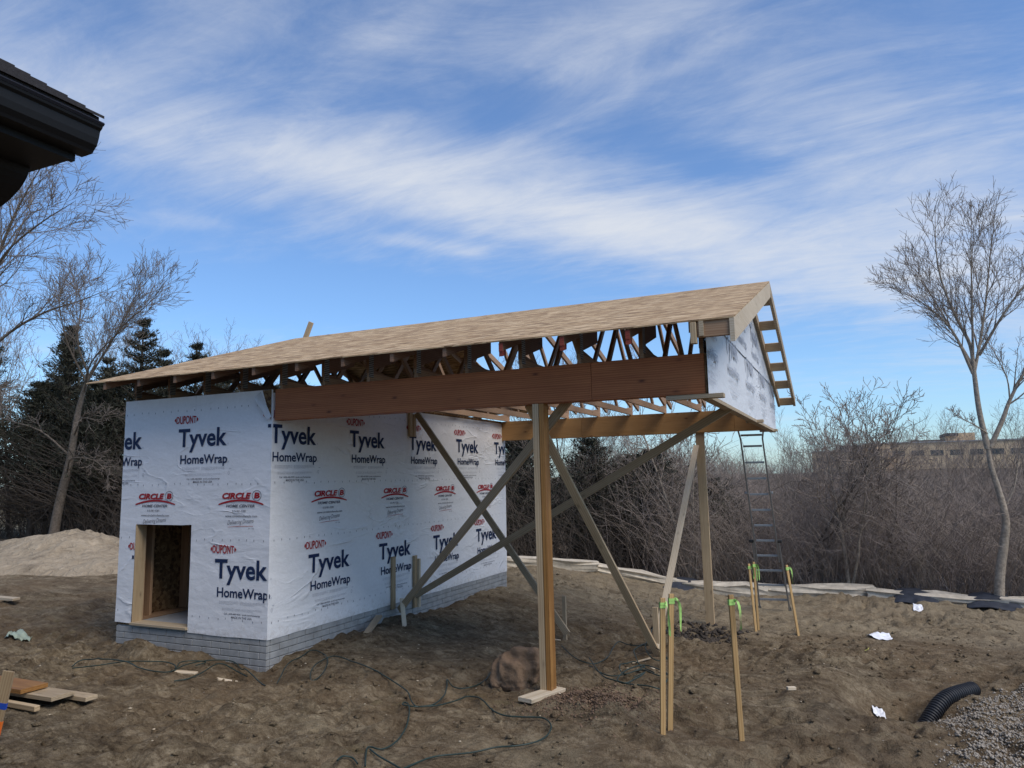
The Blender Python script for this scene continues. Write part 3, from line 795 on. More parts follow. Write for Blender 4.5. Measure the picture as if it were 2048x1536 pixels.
# hand-lettered slogan
scr = cap("Delivering Dreams", .15, .55, -.236, .05, -.004, .3)
scr[0][:, 1] += (scr[0][:, 0] - .15) * .07
stampB['dark_ink'] = join([stampB['dark_ink'], scr, cap("EST 1946", .47, .56, -.283, .013)])

def clip_geo(geo, axis, val, keep_less):
    bm = bmesh.new(); vs = [bm.verts.new((v[0], v[1], 0)) for v in geo[0]]
    for f in geo[1]:
        try: bm.faces.new([vs[i] for i in f])
        except ValueError: pass
    no = (1, 0, 0) if axis == 0 else (0, 1, 0); co = (val, 0, 0) if axis == 0 else (0, val, 0)
    bmesh.ops.bisect_plane(bm, geom=bm.verts[:] + bm.edges[:] + bm.faces[:], plane_co=co, plane_no=no, clear_outer=keep_less, clear_inner=not keep_less)
    bm.verts.index_update()
    V = np.array([v.co[:2] for v in bm.verts]).reshape(-1, 2); F = [tuple(v.index for v in f.verts) for f in bm.faces]; bm.free()
    return V, F
_pm = {}
FR1 = Matrix(((1, 0, 0, 0), (0, 0, -1, -.0165), (0, 1, 0, 0), (0, 0, 0, 1)))
FR2 = Matrix(((0, 0, 1, .0175), (1, 0, 0, 0), (0, 1, 0, 0), (0, 0, 0, 1)))
FRG = Matrix(((0, 0, 1, 4.9445), (1, 0, 0, 0), (0, 1, 0, 0), (0, 0, 0, 1)))
def put_print(geo, key, inkname, name, u0, v0, fr, parent, clips):
    V = geo[0] + np.array([u0, v0]); lo, hi = V.min(0), V.max(0)
    need = [c for c in clips if (hi[c[0]] > c[1] if c[2] else lo[c[0]] < c[1])]
    if any((lo[c[0]] >= c[1] if c[2] else hi[c[0]] <= c[1]) for c in need): return
    off = Matrix.Translation((u0, v0, 0))
    if not need:
        if key not in _pm: _pm[key] = mesh_from(name, np.c_[geo[0], np.zeros(len(geo[0]))], geo[1], M[inkname])
        me = _pm[key]
    else:
        g = geo
        for c in need:
            g = clip_geo(g, c[0], c[1] - (u0, v0)[c[0]], c[2])
            if not len(g[1]): return
        me = mesh_from(name, np.c_[g[0], np.zeros(len(g[0]))], g[1], M[inkname])
    o = add(name, me, parent, fr @ off)
    if name == "small_print": o["kind"] = "stuff"
    return o
def lay(stamp, tagk, u0, v0, over=None):
    for ink, geo in stamp.items():
        i2 = over or ink; nm = "printed_logo" if ink in ('navy', 'red') else "small_print"
        k = (tagk, ink, i2)
        # left face: split at the doorway
        L = [(0, -2.448, False)]
        if v0 - .45 < DZ:   # row level with the doorway
            put_print(geo, k, i2, nm, u0, v0, FR1, wrapB, L + [(0, DX0 - .004, True), (1, DZ, True)])
            put_print(geo, k, i2, nm, u0, v0, FR1, wrapA, [(0, DX1 + .004, False), (0, -.001, True)])
            if v0 + .2 > DZ: put_print(geo, k, i2, nm, u0, v0, FR1, wrapC, L + [(0, DX1 + .004, True), (1, DZ + .002, False)])
        else:
            put_print(geo, k, i2, nm, u0, v0, FR1, wrapA, L + [(0, -.001, True)])
        put_print(geo, k, i2, nm, u0, v0, FR2, wrapD, [(0, .0, False), (0, DEP - .005, True)])
for u in (-2.915, -1.476, -.048, 1.424, 2.868, 4.312, 5.756): lay(stampA, 'A', u, 2.170)
for u in (-2.182, -.775, .680, 2.150, 3.59, 5.03): lay(stampB, 'B', u, 1.472)
for u in (-2.20, -.800, .646, 2.105, 3.555, 5.0): lay(stampA, 'A', u, .630)
# rows of wrap fasteners
def fasteners(parent, fr, u0, u1, rows, seed, skip=None):
    rr = random.Random(seed); vs, fs = [], []
    for v in rows:
        u = u0
        while u < u1:
            uu = u + rr.uniform(-.015, .015); vv = v + rr.uniform(-.01, .01); u += rr.uniform(.11, .15)
            if skip and skip(uu, vv): continue
            b = len(vs); vs += [(uu - .0035, vv - .011, .0005), (uu + .0035, vv - .011, .0005), (uu + .0035, vv + .011, .0005), (uu - .0035, vv + .011, .0005)]; fs.append((b, b + 1, b + 2, b + 3))
    o = add("fasteners", mesh_from("fasteners", vs, fs, M['dark_ink']), parent, fr); o["kind"] = "stuff"
fasteners(wrapA, FR1, -2.4, -.03, (2.61, 1.71, 1.055, .17), 4, lambda u, v: DX0 - .03 < u < DX1 + .03 and v < DZ)
fasteners(wrapD, FR2, .05, 6.2, (2.6, 1.71, 1.06, .17), 5)

# ---- beams
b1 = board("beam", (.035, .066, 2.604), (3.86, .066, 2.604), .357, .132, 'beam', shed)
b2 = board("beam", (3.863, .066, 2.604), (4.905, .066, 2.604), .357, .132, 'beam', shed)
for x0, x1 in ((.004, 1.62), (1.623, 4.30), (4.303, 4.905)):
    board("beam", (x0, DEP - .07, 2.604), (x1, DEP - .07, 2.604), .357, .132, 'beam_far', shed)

# ---- trusses
def plate(y, z, w, h, x, parent):
    for s in (1, -1): block("gusset_plate", (x + s * .0195 - .0009, y - w / 2, z - h / 2), (x + s * .0195 + .0009, y + w / 2, z + h / 2), 'plate', parent, 0)
tc_h = .094; sh = .013
def zt(y): return ztop(y) - sh
def truss(x, first=False):
    t = prism_yz("truss", [(.02, HW + .002), (DEP - .02, HW + .002), (DEP - .02, HW + .091), (.02, HW + .091)], x, .038, 'truss', shed)
    zb = HW + .091
    for s in (0, 1):
        def m(y): return y if s == 0 else DEP - y
        e = -.43
        P = [(m(e), zt(e)), (m(RY), zt(RY)), (m(RY), zt(RY) - tc_h), (m(e), zt(e) - tc_h)]
        prism_yz("top_chord", P if s == 0 else P[::-1], x, .038, ('truss_shaded' if s == 0 else 'truss'), t)
        P = [(m(.006), zb), (m(.09), zb), (m(.09), zt(.09) - tc_h), (m(.006), zt(.006) - tc_h)]
        prism_yz("heel_block", P if s == 0 else P[::-1], x, .038, ('truss_shaded' if s == 0 else 'truss'), t)
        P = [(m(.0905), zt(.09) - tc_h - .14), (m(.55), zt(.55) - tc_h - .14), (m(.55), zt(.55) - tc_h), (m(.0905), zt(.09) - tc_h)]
        prism_yz("heel_slider", P if s == 0 else P[::-1], x, .038, ('truss_shaded' if s == 0 else 'truss'), t)
        P = [(m(.0905), zb + .045), (m(.0905), zb), (m(.42), zb)]
        prism_yz("heel_wedge", P if s == 0 else P[::-1], x, .038, ('truss_shaded' if s == 0 else 'truss'), t)
        for ya, yb, peak in ((.92, 1.42, 0), (2.08, 1.42, 0), (2.08, 3.06, 1)):
            board("web", (x, m(ya), zb - .005), (x, m(yb), zt(yb) - tc_h + .01), .064, .0375, 'truss', t, (0, 1, 0))
        if s == 0:
            plate(.048, (zb + zt(.05) - tc_h) / 2 + .02, .085, .30, x, t)
            plate(1.42, zt(1.42) - .075, .12, .10, x, t); plate(2.08, zb - .01, .13, .10, x, t)
    plate(RY, zt(RY) - .09, .14, .12, x, t)
    return t
for k in range(12): truss(-2.31 + .605 * k)
truss(4.885)
for k in (9, 10, 11):   # red painted tail ends on the last trusses
    x = -2.31 + .605 * k
    prism_yz("tail_end", [(-.43, zt(-.43) - tc_h - .004), (-.43, zt(-.43) - .02), (-.436, zt(-.43) - .02), (-.436, zt(-.43) - tc_h - .004)], x, .04, 'redpaint', shed)
    prism_yz("tail_block", [(-.43, zt(-.43) - tc_h - .05), (-.43, zt(-.43) - tc_h), (-.36, zt(-.36) - tc_h), (-.36, zt(-.36) - tc_h - .05)], x, .039, 'redpaint', shed)
# bracing along the trusses
board("truss_brace", (-2.3, 1.9, HW + .115), (4.85, 1.9, HW + .115), .038, .089, 'truss', shed, (0, 0, 1))

# ---- roof sheathing: front slope full length, rear slope over the enclosed part only
def slope_sheet(name, x0e, x0r, x1, side, y_e, lift=0.0, yr=RY):
    ys = [y_e, yr] if side > 0 else [DEP - y_e, yr]
    nX = 40; vs = []
    for lvl in (0, 1):
        for k, (y, xs) in enumerate(((ys[0], x0e), (ys[1], x0r))):
            for i in range(nX + 1):
                x = xs + (x1 - xs) * i / nX
                z = ztop(y) - (sh if lvl else 0) + lift + (.004 * nz(x * 2.3, k * 3.7, 5) if k == 0 else 0) - .006 * math.sin((x - x0e) / (x1 - x0e) * math.pi) * (k == 0)
                vs.append((x, y, z))
    n1 = nX + 1; fs = []
    for i in range(nX):
        fs.append((i, i + 1, n1 + i + 1, n1 + i)); fs.append((2 * n1 + i + 1, 2 * n1 + i, 3 * n1 + i, 3 * n1 + i + 1))
        fs.append((2 * n1 + i, 2 * n1 + i + 1, i + 1, i)); fs.append((n1 + i, n1 + i + 1, 3 * n1 + i + 1, 3 * n1 + i))
    fs += [(0, n1, 3 * n1, 2 * n1), (nX, 2 * n1 + nX, 3 * n1 + nX, n1 + nX)]
    return add(name, mesh_from(name, vs, fs, M['osb']), shed)
slope_sheet("roof_sheathing", -2.63, -2.43, 1.165, 1, EV)
slope_sheet("roof_sheathing", 1.168, 1.168, 5.235, 1, EV, .002)
slope_sheet("roof_sheathing", -2.63, -2.43, .33, -1, EV, 0, RY + .004)
# loose batten standing up at the ridge
board("ridge_batten", (-2.33, 3.17, 3.98), (-2.14, 3.17, 4.40), .089, .038, 'pine', shed, (1, 0, 0))

# ---- gable end wrap and overhang framing
GX0 = 4.932
def gable(u, v):
    y = -.025 + (DEP + .06) * u; zlow = 2.405 + .02 * nz(y * 2, .3, 31) + .01 * (u > .97); zup = 3.135
    z = zlow + (min(zup, zt(y) - .06) - zlow) * v
    return (GX0 + .004 + .004 * abs(nz(y * 2.2, z * 1.4, 32)) * (1 - v) - .002 * v, y, z)
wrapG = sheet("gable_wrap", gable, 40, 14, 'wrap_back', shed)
def gable2(u, v):
    y = .03 + (DEP - .06) * u; z0 = 3.115 + .012 * nz(y * 2.5, .3, 33); z1 = max(zt(y) - .02, z0 + .002)
    return (GX0 + .0135, y, z0 + (z1 - z0) * v)
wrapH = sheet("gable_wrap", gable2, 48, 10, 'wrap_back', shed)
for u in (-.33, 1.116, 2.56, 4.0, 5.44):
    for ink, geo in stampA.items():
        if ink == 'red': continue
        put_print(geo, ('G', ink), 'faded' if ink == 'navy' else 'grey_ink', "printed_logo" if ink == 'navy' else "small_print", u, 2.965, Matrix.Translation((.008, 0, 0)) @ FRG, wrapG, [(0, .0, False), (0, DEP, True), (1, 3.13, True)])
for u in (1.95, 3.25):
    for ink in ('navy', 'dark_ink'):
        put_print(stampA[ink], ('G', ink), 'faded' if ink == 'navy' else 'grey_ink', "printed_logo" if ink == 'navy' else "small_print", u, 3.44, Matrix.Translation((.009, 0, 0)) @ FRG, wrapH, [(0, .0, False), (0, 4.6, True), (1, 3.14, False)])
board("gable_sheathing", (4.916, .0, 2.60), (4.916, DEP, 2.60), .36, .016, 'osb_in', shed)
# front rake board and its return block
XR = 5.218
def rake(name, x, side, depth, mat, th=.038, y0=-.45, drop=0.0):
    def m(y): return y if side > 0 else DEP - y
    P = [(m(y0), zt(y0) - drop), (m(RY), zt(RY) - drop), (m(RY), zt(RY) - drop - depth * 1.05), (m(y0), zt(y0) - drop - depth * 1.05)]
    return prism_yz(name, P if side > 0 else P[::-1], x, th, mat, shed)
rake("rake_board", XR, 1, .185, 'pine_pale')
rake("rake_board", XR, -1, .135, 'pine_grey')
rake("rake_rafter", 4.972, -1, .135, 'pine_grey')
rake("rake_rafter", 4.972, 1, .12, 'pine_grey')
# lookouts of the open ladder overhang
th = math.atan(SL)
for s in (1, -1):
    for i in range(7):
        y = RY - s * (.30 + i * .64)
        if i > 5: continue
        if s < 0 and i == 5: y = DEP + .41
        if s > 0 and y < -.2: continue
        zc = ztop(y) - sh - .072
        o = board("lookout", (4.992, y, zc), (5.198, y, zc), .128, .038, 'pine', shed, (0, s * -math.sin(th) * -1, math.cos(th)))
# eave return: short block between the last tail and the rake
board("eave_block", (4.935, -.415, zt(-.415) - .075), (5.198, -.415, zt(-.415) - .075), .14, .038, 'stud', shed)
board("eave_block", (4.906, -.425, zt(-.43) - .012), (4.906, -.425, zt(-.43) - .19), .05, .055, 'pine', shed, (1, 0, 0))
# short blocks nailed under the gable edge
for y, x0, x1 in ((.02, 4.56, 5.06), (3.55, 4.80, 5.02), (5.9, 4.72, 4.99)):
    board("under_block", (x0, y, 2.400), (x1, y, 2.400), .038, .089, 'pine_grey', shed)
board("gable_strut", (4.90, .12, 2.397), (4.90, DEP - .1, 2.397), .038, .089, 'pine_grey', shed)

# ---- posts
pn = board("post", (3.312, .03, -.222), (3.292, .03, 2.423), .062, .09, 'pine', shed, (1, 0, 0))
board("post", (3.372, .045, -.222), (3.354, .045, 2.423), .050, .125, 'post_lvl', shed, (1, 0, 0))
board("base_pad", (3.28, -.36, G(3.28, -.36) + .03), (3.40, .16, -.238), .038, .15, 'pine_pale', shed)
board("post", (3.735, DEP - .07, -.735), (3.715, DEP - .07, 2.423), .14, .06, 'pine', shed, (1, 0, 0))
board("post_backing", (3.735, DEP - .02, -.735), (3.715, DEP - .02, 2.423), .10, .035, 'pine_pale', shed, (1, 0, 0))
board("base_pad", (3.62, DEP - .05, -.752), (3.98, DEP - .05, -.752), .038, .24, 'truss', shed)

# ---- diagonal bracing
board("brace", (.075, 2.98, 2.72), (2.42, 3.0, -.36), .089, .038, 'pine_grey', shed, (1, 0, .5))
board("brace", (3.585, .155, 2.47), (.09, 2.50, -.10), .089, .038, 'pine_grey', shed, (0, -.3, 1))
board("brace", (4.92, 1.36, 2.415), (.085, 2.93, .03), .089, .038, 'pine_grey', shed, (0, -.2, 1))
board("brace", (3.14, .19, 2.44), (3.735, 2.60, -.44), .089, .038, 'pine', shed, (1, .2, 0))
board("brace", (3.665, DEP - .17, 2.20), (3.69, 2.66, -.38), .089, .038, 'pine_pale', shed, (1, .2, 0))
board("brace_stake", (2.365, 3.06, -.62), (2.36, 3.06, .12), .05, .04, 'pine_grey', shed, (1, 0, 0))
board("brace_stake", (3.70, 2.72, -.62), (3.69, 2.72, .10), .07, .038, 'pine', shed, (1, 0, 0))
for (y, z0, z1, x) in ((2.865, 2.36, 2.76, .036), (2.42, -.08, .64, .036), (2.99, -.15, .60, .036), (2.955, 2.36, 2.70, .04)):
    board("nailing_block", (x, y, z0), (x, y, z1), .075, .038, 'pine', shed, (0, 1, 0))
board("nailing_block", (.075, 3.04, -.15), (.075, 3.04, .55), .04, .04, 'pine_pale', shed, (0, 1, 0))
board("brace_stake", (.16, 2.45, .06), (.50, 2.02, -.33), .06, .03, 'pine_pale', shed, (1, 1, 0))
# ------------------------------------------------------------------ the dark house whose eave reaches in at the upper left
house = empty("dark_house", (0.0, -7.5, 0.0))
tag(house, "black eave corner of a house with gutter and shingles, upper left", "house")
HY0, HY1 = -4.38, -11.0
def prism_xz(name, poly, y0, y1, mat, parent):
    n = len(poly); vs = [(x, y0, z) for x, z in poly] + [(x, y1, z) for x, z in poly]
    fs = [tuple(range(n)), tuple(range(2 * n - 1, n - 1, -1))] + [((i + 1) % n, i, i + n, (i + 1) % n + n) for i in range(n)]
    me = mesh_from(name, vs, fs, M[mat]); bm = bmesh.new(); bm.from_mesh(me)
    bmesh.ops.recalc_face_normals(bm, faces=bm.faces[:]); bm.to_mesh(me); bm.free()
    return add(name, me, parent)
gut = prism_xz("gutter", [(3.0, 3.372), (3.004, 3.36), (2.998, 3.345), (2.985, 3.335), (2.978, 3.30), (2.968, 3.27), (2.948, 3.25), (2.94, 3.238), (2.865, 3.236), (2.865, 3.375)], HY0 + .02, HY1, 'black', house)
prism_xz("gutter_lip", [(3.006, 3.374), (3.012, 3.366), (3.004, 3.356), (2.99, 3.37)], HY0 + .022, HY1, 'downspout', gut)
prism_xz("fascia", [(2.864, 3.37), (2.864, 3.205), (2.838, 3.205), (2.838, 3.37)], HY0 - .01, HY1, 'black', house)
prism_xz("soffit", [(2.837, 3.235), (2.837, 3.21), (1.9, 3.21), (1.9, 3.235)], HY0 - .02, HY1, 'black', house)
prism_xz("rake_fascia", [(2.86, 3.236), (2.86, 3.375), (.6, 4.77), (.6, 4.53), (2.45, 3.39), (2.62, 3.236)], HY0 - .03, HY0 - .055, 'black', house)
# curved bracket under the eave
pts = [(2.60, 3.209)] + [(2.60 - .34 * (1 - math.cos(t)), 3.209 - .17 * math.sin(t) ** 1.2) for t in np.linspace(.12, math.pi / 2, 10)] + [(2.05, 3.039), (2.05, 3.209)]
prism_xz("bracket", pts, HY0 - .05, HY0 - .19, 'black', house)
block("downspout", (2.50, -4.50, 3.236), (2.58, -4.42, 3.40), 'downspout', house, .004)
prism_xz("wall", [(2.05, -.4), (2.05, 3.209), (-3.0, 3.209), (-3.0, -.4)], HY0 - .20, HY1, 'black', house)
roof = prism_xz("roof", [(3.0, 3.376), (3.0, 3.392), (-.5, 5.56), (-.5, 5.54)], HY0, HY1, 'shingle', house)
for i in range(16):     # shingle courses, each butt a step
    x0 = 3.015 - i * .145; x1 = x0 - .20; dz = .62
    def zr(x): return 3.392 + (3.0 - x) * dz
    prism_xz("shingle", [(x0, zr(x0) + .004), (x0, zr(x0) + .018), (x1, zr(x1) + .006), (x1, zr(x1) + .001)], HY0 + .015 + .006 * (i % 3), HY1, 'shingle', roof)

# ------------------------------------------------------------------ ladder
lad = empty("ladder", (4.585, 7.88, G(4.585, 7.88)))
tag(lad, "aluminium ladder leaning on the rear beam below the gable", "ladder")
A0 = Vector((4.585, 7.88, -.74)); A1 = Vector((4.53, 6.36, 2.30)); A2 = Vector((4.525, 6.30, 2.62))
ax = Vector((.94, .33, 0)).normalized() * 1.0
ax = Vector((1, .12, 0)).normalized()
for s in (-1, 1):
    q = [A0 + ax * s * .255, A0.lerp(A1, .42) + ax * s * .215]
    board("lower_rail", q[0], q[1], .028, .07, 'alu', lad, ax)
    board("upper_rail", A0.lerp(A1, .30) + ax * s * .185, A1 + ax * s * .175, .026, .065, 'alu', lad, ax)
    board("top_rail", A1 + ax * s * .175, A2 + ax * s * .235, .026, .06, 'alu', lad, ax)
    f = board("foot", A0 + ax * s * .256 + Vector((0, .01, -.03)), A0 + ax * s * .255 + Vector((0, 0, .06)), .045, .085, 'rubber', lad, ax)
    k = add("lock_clamp", box_mesh(.07, .08, .05, M['rubber'], .006), lad, Matrix.Translation(A0.lerp(A1, .42) + ax * s * .235))
    k = add("lock_clamp", box_mesh(.06, .07, .04, M['alu'], .006), lad, Matrix.Translation(A0.lerp(A1, .70) + ax * s * .20))
for i in range(11):
    t = (i + .75) / 11.2; p = A0.lerp(A1, t); w = .215 + (.255 - .215) * (1 - t / .42) if t < .42 else .165
    board("rung", p - ax * (w - .012), p + ax * (w - .012), .034, .03, 'alu', lad)
board("rung", A1 + Vector((0, -.01, .06)) - ax * .17, A1 + Vector((0, -.01, .06)) + ax * .17, .034, .03, 'alu', lad)

# ------------------------------------------------------------------ survey stakes with ribbons
def stake(base, tp, label, rib=True, seed=0, w=.042, t=.02, length=None):
    b = Vector(base); tp = Vector(tp); d = (tp - b).normalized()
    mw, L = frame(b - d * .12, tp, (.8, .6, 0))
    o = add("survey_stake", box_mesh(L, t, w, M['stake'], .0015, "survey_stake"), None, mw)
    tag(o, label, "stake", "wooden survey stakes")
    if rib:
        r = random.Random(seed); z = tp - d * .045
        def pathmesh(path, wd):
            P = np.array(path); vs = []; n_ = len(P)
            for i, p in enumerate(P):
                a = i * .35 + seed; s = Vector((math.cos(a) * .5, math.sin(a) * .5, .5)).normalized() if i else Vector((0, 0, 1))
                vs += [tuple(Vector(p) - s * wd / 2), tuple(Vector(p) + s * wd / 2)]
            return vs, [(2 * i, 2 * i + 2, 2 * i + 3, 2 * i + 1) for i in range(n_ - 1)]
        V, F = [], []
        ring = [z + (mw.to_3x3() @ Vector((0, .0135 * sx, .0245 * sy))) for sx, sy in ((1, 1), (-1, 1), (-1, -1), (1, -1), (1, 1))]
        for rep in range(2):
            vs = []
            for p in ring: vs += [tuple(p - d * (.012 + .02 * rep)), tuple(p + d * (.012 - .02 * rep))]
            F += [(len(V) + 2 * i, len(V) + 2 * i + 2, len(V) + 2 * i + 3, len(V) + 2 * i + 1) for i in range(4)]; V += vs
        for q in range(2):
            ang = r.uniform(-.9, .6) + q * .8; hor = Vector((math.cos(ang), math.sin(ang) * .6, 0))
            L2 = r.uniform(.13, .22)
            path = [z + hor * .022] + [z + hor * (.022 + .05 * math.sin(min(1.4, k * .35))) + Vector((0, 0, .03 * math.sin(k * .7) - L2 * (k / 7) ** 1.4)) for k in range(1, 8)]
            vs, fs = pathmesh(path, .024)
            F += [tuple(i + len(V) for i in f) for f in fs]; V += vs
        me = mesh_from("ribbon", V, F, M['ribbon'])
        add("ribbon", me, o)
        bm = bmesh.new(); bm.from_mesh(me)
        # ribbon vertices were given in world space: bring them into the stake's frame
        bmesh.ops.transform(bm, matrix=Matrix.Identity(4), verts=bm.verts); bm.to_mesh(me); bm.free()
        o.children[0].matrix_basis = mw.inverted()
    return o
stake((4.551, -.60, -.27), (4.59, -.587, .76), "left stake of the close pair with lime ribbon in front", True, 1)
stake((4.575, -.46, -.27), (4.632, -.46, .775), "right stake of the close pair with lime ribbon in front", True, 2)
stake((5.122, -.487, -.27), (5.10, -.487, .795), "lone stake with lime ribbon standing to the right of the pair", True, 3)
stake((4.525, 5.56, -.70), (4.475, 5.56, .335), "slim stake with lime ribbon left of the ladder foot", True, 4, .036, .018)
stake((4.545, 5.70, -.70), (4.53, 5.70, .35), "stake beside the ladder foot, ribbon tied near its top, nearest the ladder", True, 5, .036, .018)
stake((5.125, 5.61, -.70), (5.02, 5.605, .33), "tilted stake with lime ribbon right of the ladder", True, 6, .036, .018)
# painted lath at the left edge
mw, L = frame((-.115, -2.83, -.4), (-.035, -2.75, .30), (.9, .42, 0))
o = add("grade_lath", box_mesh(L, .02, .088, M['pine'], .0015), None, mw)
tag(o, "wooden lath with blue tape and orange lower end, left edge", "stake")
add("tape_band", box_mesh(.045, .0225, .0905, M['bluetape'], 0), o, mw @ Matrix.Translation((.10, 0, 0)))
add("painted_end", box_mesh(L / 2 - .02, .0222, .0902, M['orange'], 0), o, mw @ Matrix.Translation((-L / 4, 0, 0)))

# ------------------------------------------------------------------ lumber on the ground, left
def plank(name, p0, p1, w, t, mat, label, up=(0, 0, 1), cat="plank", group=None):
    # w lies flat, t is thickness
    mw, L = frame(p0, p1, up)
    o = add(name, box_mesh(L, w, t, M[mat], .003, name), None, mw)
    return tag(o, label, cat, group)
plank("plank", (-2.6, -1.98, -.118), (-.90, -1.98, -.112), .25, .040, 'post_lvl', "orange laminated plank on top of the lumber pile", cat="plank", group="lumber pile at left")
plank("plank", (-2.4, -1.96, -.166), (-.57, -1.93, -.160), .22, .038, 'pine_grey', "dirty grey plank under the orange one", group="lumber pile at left")
plank("plank", (-2.0, -1.80, -.205), (-.42, -1.76, -.205), .12, .038, 'pine_grey', "narrow grey plank sticking out farthest right of the lumber pile", group="lumber pile at left")
plank("plank", (-2.4, -2.14, -.205), (-.60, -2.14, -.210), .05, .045, 'pine', "tan batten at the bottom front of the lumber pile", group="lumber pile at left")
plank("plank", (-8.2, 1.2, G(-7.4, 1.2) + .05), (-6.75, 1.42, G(-6.9, 1.4) + .05), .14, .04, 'pine_pale', "pale board lying on the dirt at the far left edge")
plank("plank", (.28, 1.42, -.24), (.08, 2.02, -.10), .09, .03, 'pine_grey', "short grey board leaning at the foot of the end wall")
plank("wood_offcut", (-.62, -.72, G(-.5, -.7) + .012), (-.36, -.63, G(-.4, -.65) + .012), .07, .02, 'pine_pale', "light offcut on the dirt before the foundation corner", cat="offcut", group="scraps on the dirt")
plank("wood_offcut", (-.05, -.66, G(.0, -.65) + .012), (.17, -.60, G(.12, -.62) + .014), .05, .02, 'pine_pale', "whitish splinter below the foundation corner", cat="offcut", group="scraps on the dirt")
plank("wood_offcut", (5.33, 1.05, G(5.35, 1.05) + .02), (5.40, 1.10, G(5.4, 1.1) + .02), .035, .03, 'pine_pale', "small pale wood block right of the lone stake", cat="offcut", group="scraps on the dirt")
for i, (x, y, a, L) in enumerate(((3.62, 2.25, .5, .22), (3.78, 1.95, -.6, .18), (3.55, 2.05, .1, .2), (3.95, 1.62, .9, .14), (2.2, 2.9, .2, .3), (4.1, 2.05, 1.1, .1))):
    c, s = math.cos(a) * L / 2, math.sin(a) * L / 2
    plank("wood_offcut", (x - c, y - s, G(x - c, y - s) + .015), (x + c, y + s, G(x + c, y + s) + .015), .03, .015, 'pine_pale', "thin pale splinter of wood lying near the coiled cord", cat="offcut", group="splinters by the coil")
# chips: tiny pale scraps nobody could count
n = 300
cx = rng.uniform(-3, 7.5, n); cy = rng.uniform(-2.6, 7.5, n)
keep = ~((cx < .1) & (cx > -2.55) & (cy > -.1)); cx, cy = cx[keep], cy[keep]
sz = .005 + .011 * rng.random(len(cx)) ** 2
o = scatter_rocks("wood_chips", np.stack([cx, cy, gz(cx, cy) + .006], 1), sz, .35 + 0 * sz, 'pine_pale', P0)
tag(o, "tiny pale wood chips strewn over the dirt", None, None, "stuff")

def crumpled(name, cx, cy, sx, sy, h, mat, label, cat, seed, rot=0.0, res=14, fold=.3):
    r = np.random.default_rng(seed); u = np.linspace(-.5, .5, res); U, V = np.meshgrid(u, u)
    c, s = math.cos(rot), math.sin(rot)
    W = 1 + fold * vnoise(U * 3 + seed, V * 3, seed + 2)
    X = (U * c * sx - V * s * sy) * W; Y = (U * s * sx + V * c * sy) * W
    Z = gz(cx + X, cy + Y) - G(cx, cy) + .015 + h * (np.abs(vnoise(U * 4 + seed, V * 4, seed)) + .4 * np.abs(vnoise(U * 9, V * 9, seed + 1)))
    i = np.arange(res * res).reshape(res, res)
    q = np.stack([i[:-1, :-1], i[:-1, 1:], i[1:, 1:], i[1:, :-1]], -1).reshape(-1, 4)
    o = add(name, mesh_np(name, np.stack([X, Y, Z], -1).reshape(-1, 3), q, M[mat], False), None, Matrix.Translation((cx, cy, G(cx, cy))))
    sm = o.modifiers.new("thick", 'SOLIDIFY'); sm.thickness = .003
    return tag(o, label, cat)
crumpled("paper_sheet", 6.22, 5.55, .30, .42, .05, 'paper', "flat white sheet of paper on the dirt right of the ladder", "paper", 2, .1, fold=.1)
crumpled("paper_scrap", 6.10, 1.92, .10, .09, .08, 'paper', "crumpled white paper in the dug hole", "paper", 5, .4)
crumpled("yellow_scrap", 5.98, 4.62, .16, .12, .02, 'yellow', "small yellow scrap on the dirt below the white sheet", "scrap", 8)
crumpled("paper_scrap", 6.95, 9.05, .16, .2, .05, 'paper', "small white scrap beside the black cloth on the edging", "paper", 9)
crumpled("plastic_bag", -4.05, -.2, .24, .20, .10, 'greenbag', "pale green and white plastic bag on the dirt, far left", "bag", 11)

# ------------------------------------------------------------------ big clod of clay beside the front post
def lump(name, loc, sx, sy, szz, mat, label, cat, seed, sub=4, rough=.2):
    bm = bmesh.new(); bmesh.ops.create_icosphere(bm, subdivisions=sub, radius=1.0)
    V = np.array([v.co[:] for v in bm.verts]); F = np.array([[v.index for v in f.verts] for f in bm.faces]); bm.free()
    d = rough * 2 * vnoise(V[:, 0] * 1.6 + seed, V[:, 1] * 1.6 + V[:, 2] * 1.3, seed) + rough * vnoise(V[:, 0] * 4 + V[:, 2] * 3, V[:, 1] * 4, seed + 1) + rough * .7 * vnoise(V[:, 0] * 10 + V[:, 2] * 7, V[:, 1] * 10 - V[:, 2] * 6, seed + 2) + rough * .35 * vnoise(V[:, 0] * 22 + V[:, 2] * 17, V[:, 1] * 22 - V[:, 2] * 13, seed + 4)
    d = d + .22 * (.5 - 2 * np.abs(vnoise(V[:, 0] * 2.2 + V[:, 2] * 1.7 + 5, V[:, 1] * 2.2 - V[:, 2], seed + 9)))
    V = V * (1 + d)[:, None]; V = np.sign(V) * np.abs(V) ** .72 * np.array([sx, sy, szz])
    V[:, 0] += .25 * V[:, 2]
    o = add(name, mesh_np(name, V, F, M[mat], False), None, Matrix.Translation(loc))
    return tag(o, label, cat)
lump("clay_clod", (2.94, .26, -.13), .22, .2, .185, 'clod', "big lump of brown clay left of the front post", "clod", 3, 5, .26)

